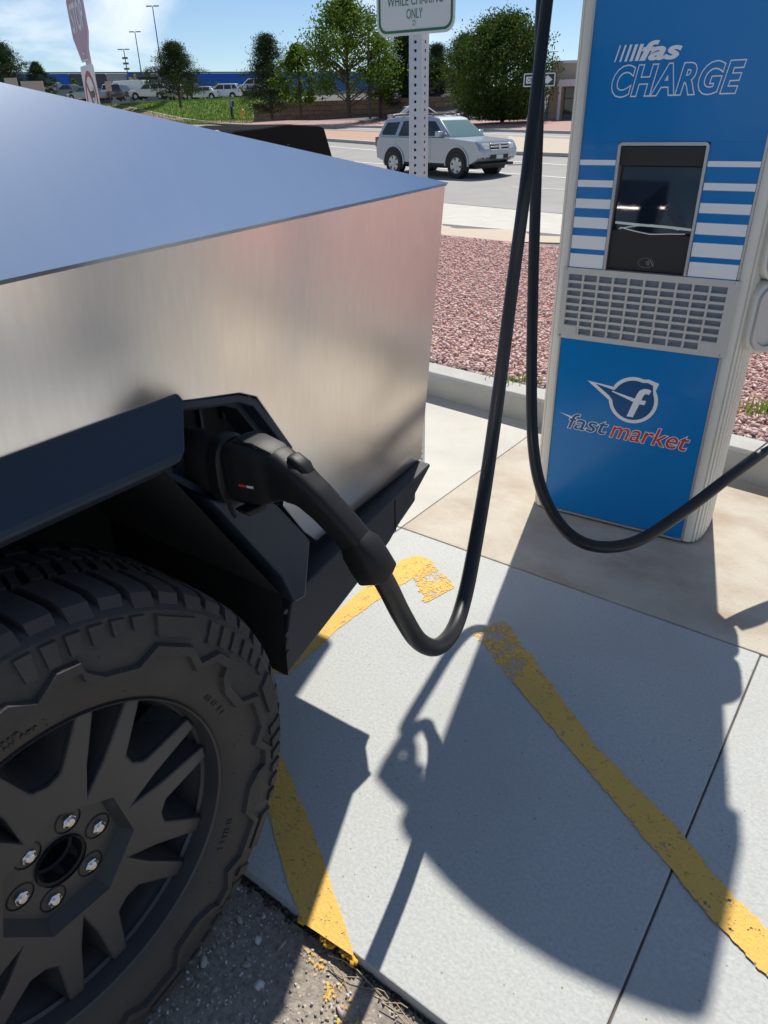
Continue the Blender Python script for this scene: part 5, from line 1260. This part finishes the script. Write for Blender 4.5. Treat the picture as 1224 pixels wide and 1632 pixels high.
# ------------------------------------------------------------------ trees
def quads(name, P, size, aspect, m, parent, g, upbias=0.0):
    n = len(P); a = g.normal(size=(n, 3)); a /= np.linalg.norm(a, axis=1)[:, None]
    b = g.normal(size=(n, 3)); b[:, 2] += upbias; b -= a*(a*b).sum(1)[:, None]; b /= np.linalg.norm(b, axis=1)[:, None]
    s = (size*g.uniform(.6, 1.3, n))[:, None]
    V = np.stack([P-a*s*aspect-b*s*.2, P-b*s, P+a*s*aspect-b*s*.1, P+b*s], 1).reshape(-1, 3)
    F = np.arange(4*n).reshape(n, 4)
    me = bpy.data.meshes.new(name); me.vertices.add(4*n); me.vertices.foreach_set('co', V.astype('f').ravel())
    me.loops.add(4*n); me.loops.foreach_set('vertex_index', F.ravel().astype('i')); me.polygons.add(n); me.polygons.foreach_set('loop_start', np.arange(0, 4*n, 4, dtype='i'))
    me.update(); me.validate(); o = bpy.data.objects.new(name, me); COL.objects.link(o); o.parent = parent; me.materials.append(M[m]); return o
def tree(name, loc, H, label, kind, rad, base=.15, seed=1, clumps=130, per=46, lsize=.10, group='trees across the street', lean=0.0, dens=1.0):
    g = np.random.default_rng(seed)
    root = empty(name, loc, 0, label, 'tree', group)
    tr = MB(); tp = [(lean*H*t*t, .02*H*math.sin(3*t+seed), H*t) for t in np.linspace(0, .93, 8)]
    tr.tube(tp, [H*.022*(1-.85*t)+.02 for t in np.linspace(0, 1, 8)], 8)
    C_ = []
    for i in range(clumps):
        t = base+(1-base)*(g.random()**.85 if kind != 'round' else g.random())
        tt = (t-base)/(1-base)
        if kind == 'cone': pr = (1-tt)**.75*(.55+.45*min(1, tt*6))
        elif kind == 'round': pr = math.sqrt(max(.02, 1-(2*tt-1)**2*.96))*(1-.25*tt)
        elif kind == 'oval': pr = (max(.03, math.sin(math.pi*min(.985, tt*.9+.10))))**.7*(1-.35*tt)
        else: pr = (1-tt)**.5*(.35+.65*g.random())
        az = g.uniform(0, 2*math.pi); rr = rad*pr*(.35+.65*math.sqrt(g.random()))*(1.0 if kind in ('round', 'oval') else g.uniform(.55, 1.35))*(1+.22*math.sin(az*3+seed)+.15*math.sin(5*az+tt*9))
        c = np.array([rr*math.cos(az)+lean*H*t*t, rr*math.sin(az), H*t]); C_.append((c, az, rr, t))
        if i % 3 == 0:
            t0 = max(.08, t-.10-.12*rr/max(rad, .1)); b0 = (lean*H*t0*t0, .02*H*math.sin(3*t0+seed), H*t0)
            mid = [(b0[q]*.5+c[q]*.5)+(0, 0, .06*rr)[q] for q in range(3)]
            tr.tube([b0, mid, tuple(c)], [H*.006+.012, H*.004+.008, .008], 5, caps=False)
    tr.build('trunk', 'bark', root, smooth=True)
    P = []
    for c, az, rr, t in C_:
        n = int(per*dens*g.uniform(.5, 1.4)); s = rad*.17*g.uniform(.7, 1.25)
        q = g.normal(size=(n, 3))*np.array([s, s, s*(.45 if kind in ('cone', 'loose') else .7)])*.62
        P.append(c+q)
    P = np.concatenate(P); P = P[P[:, 2] > H*base*.6]
    mk = {'cone': 'pine', 'loose': 'pine', 'oval': 'leaf', 'round': 'leaf_dense'}[kind]
    quads('crown', P, lsize, .22 if mk == 'pine' else .55, mk, root, g, .6 if mk == 'pine' else 0)
    return root
def T(name, u, vb, vt, y, label, kind, wpx, **kw):
    b = P_at(u, vb, y); t = P_at(u, vt, y); H = t.z-b.z
    tree(name, (b.x, b.y, b.z-.05), H+.05, label, kind, wpx/2*y/1131*1.1, **kw)
T('pine_tree', 288, 171, 70, 76, 'round-headed dark pine alone on the grass bank', 'cone', 84, seed=3, base=.22, clumps=260, per=110, lsize=.095)
T('pine_tree', 16, 150, 70, 76, 'tall dark pine at the far left edge', 'loose', 80, seed=5, base=.1, clumps=200, per=100, lsize=.10)
T('pine_tree', 66, 150, 100, 76, 'short dark pine at the far left, right of the tall one', 'cone', 40, seed=6, base=.05, clumps=120, per=90, lsize=.09)
T('pine_tree', 434, 190, 57, 68, 'dark ragged pine left of the leafy tree at the retaining wall', 'loose', 92, seed=7, base=.10, clumps=240, per=105, lsize=.095)
T('leafy_tree', 556, 187, 0, 62, 'tall light green leafy tree in front of the retaining wall', 'oval', 138, seed=8, base=.22, clumps=230, per=72, lsize=.10)
T('leafy_tree', 480, 187, 75, 64, 'low light green tree between the dark pine and the tall leafy tree', 'oval', 60, seed=18, base=.2, clumps=90, per=46, lsize=.12)
T('leafy_tree', 606, 187, 58, 65, 'smaller leafy tree behind the lamp post', 'oval', 50, seed=28, base=.22, clumps=90, per=46, lsize=.12)
T('pine_tree', 648, 187, 48, 67, 'dark pine directly behind the perforated sign post', 'loose', 104, seed=9, base=.14, clumps=260, per=120, lsize=.10)
T('pine_tree', 694, 187, 72, 69, 'narrow dark pine just right of the sign post', 'loose', 72, seed=29, base=.2, clumps=170, per=110, lsize=.10)
T('pine_tree', 738, 187, 56, 66, 'thin open pine between the sign post and the big dense tree', 'loose', 84, seed=10, base=.2, clumps=190, per=95, lsize=.10)
T('leafy_tree', 800, 193, 30, 50, 'big dense dark green tree left of the charging cables', 'round', 138, seed=12, base=.03, clumps=520, per=95, lsize=.075)
T('shrub', 92, 160, 128, 110, 'small round shrub left of the no turn sign', 'oval', 18, seed=31, base=.05, clumps=26, per=30, lsize=.16, group='shrubs at the store')
T('shrub', 124, 160, 128, 110, 'upright shrub against the charcoal store wall', 'oval', 14, seed=32, base=.05, clumps=26, per=30, lsize=.16, group='shrubs at the store')
T('shrub', 349, 160, 134, 110, 'round shrub before the blue store wall', 'oval', 16, seed=33, base=.05, clumps=26, per=30, lsize=.16, group='shrubs at the store')

# grass: blades on the bank (one mass), weeds at the kerb
g = np.random.default_rng(77)
def grass(name, pts, h, m, label, cat):
    n = len(pts); az = g.uniform(0, 2*np.pi, n); w = h*.10; hh = h*g.uniform(.5, 1.3, n)
    d = np.stack([np.cos(az), np.sin(az), np.zeros(n)], 1)*w; ln = np.stack([np.cos(az+1.5), np.sin(az+1.5), np.zeros(n)], 1)*(hh*g.uniform(0, .6, n))[:, None]
    V = np.stack([pts-d, pts+d, pts+ln+np.stack([0*hh, 0*hh, hh], 1)], 1).reshape(-1, 3); F = np.arange(3*n)
    me = bpy.data.meshes.new(name); me.vertices.add(3*n); me.vertices.foreach_set('co', V.astype('f').ravel()); me.loops.add(3*n); me.loops.foreach_set('vertex_index', F.astype('i'))
    me.polygons.add(n); me.polygons.foreach_set('loop_start', np.arange(0, 3*n, 3, dtype='i')); me.update(); me.validate()
    o = bpy.data.objects.new(name, me); COL.objects.link(o); me.materials.append(M[m]); return tag(o, label, cat, kind='stuff')
n = 60000
t = g.uniform(-.3, 1, n); s = g.uniform(0, 1, n)
A0, A1, B0, B1 = [np.array(p, float) for p in ((-40, 100.5), (-11.0, 72.2), (-40, 117), (-9, 83.5))]
XY = (A0+(A1-A0)*t[:, None])*(1-s[:, None])+(B0+(B1-B0)*t[:, None])*s[:, None]
Z = np.interp(XY@m2, WS, ZS)+.05
grass('bank_grass', np.column_stack([XY, Z]), .22, 'grass', 'mown green grass on the bank across the street', 'grass')
M['weed'] = leaf_mat('weed_leaf', (.16, .27, .04), (.28, .36, .08), .4)
for i, (u, v, k, lb) in enumerate(((835, 606, 70, 'small green weeds at the kerb left of the charging station'), (1222, 655, 80, 'pale green weed at the kerb right of the charging station'))):
    r = fw+rt*((u-612)/1131)-up*((v-816)/1131); c = Vector((0, 0, 1.4))+r*((.14-1.4)/r.z)
    pts = np.column_stack([c.x+g.normal(size=k)*.09, c.y+g.normal(size=k)*.035, np.full(k, .135)])
    grass('weeds', pts, .045 if i == 0 else .07, 'weed', lb, 'weeds')
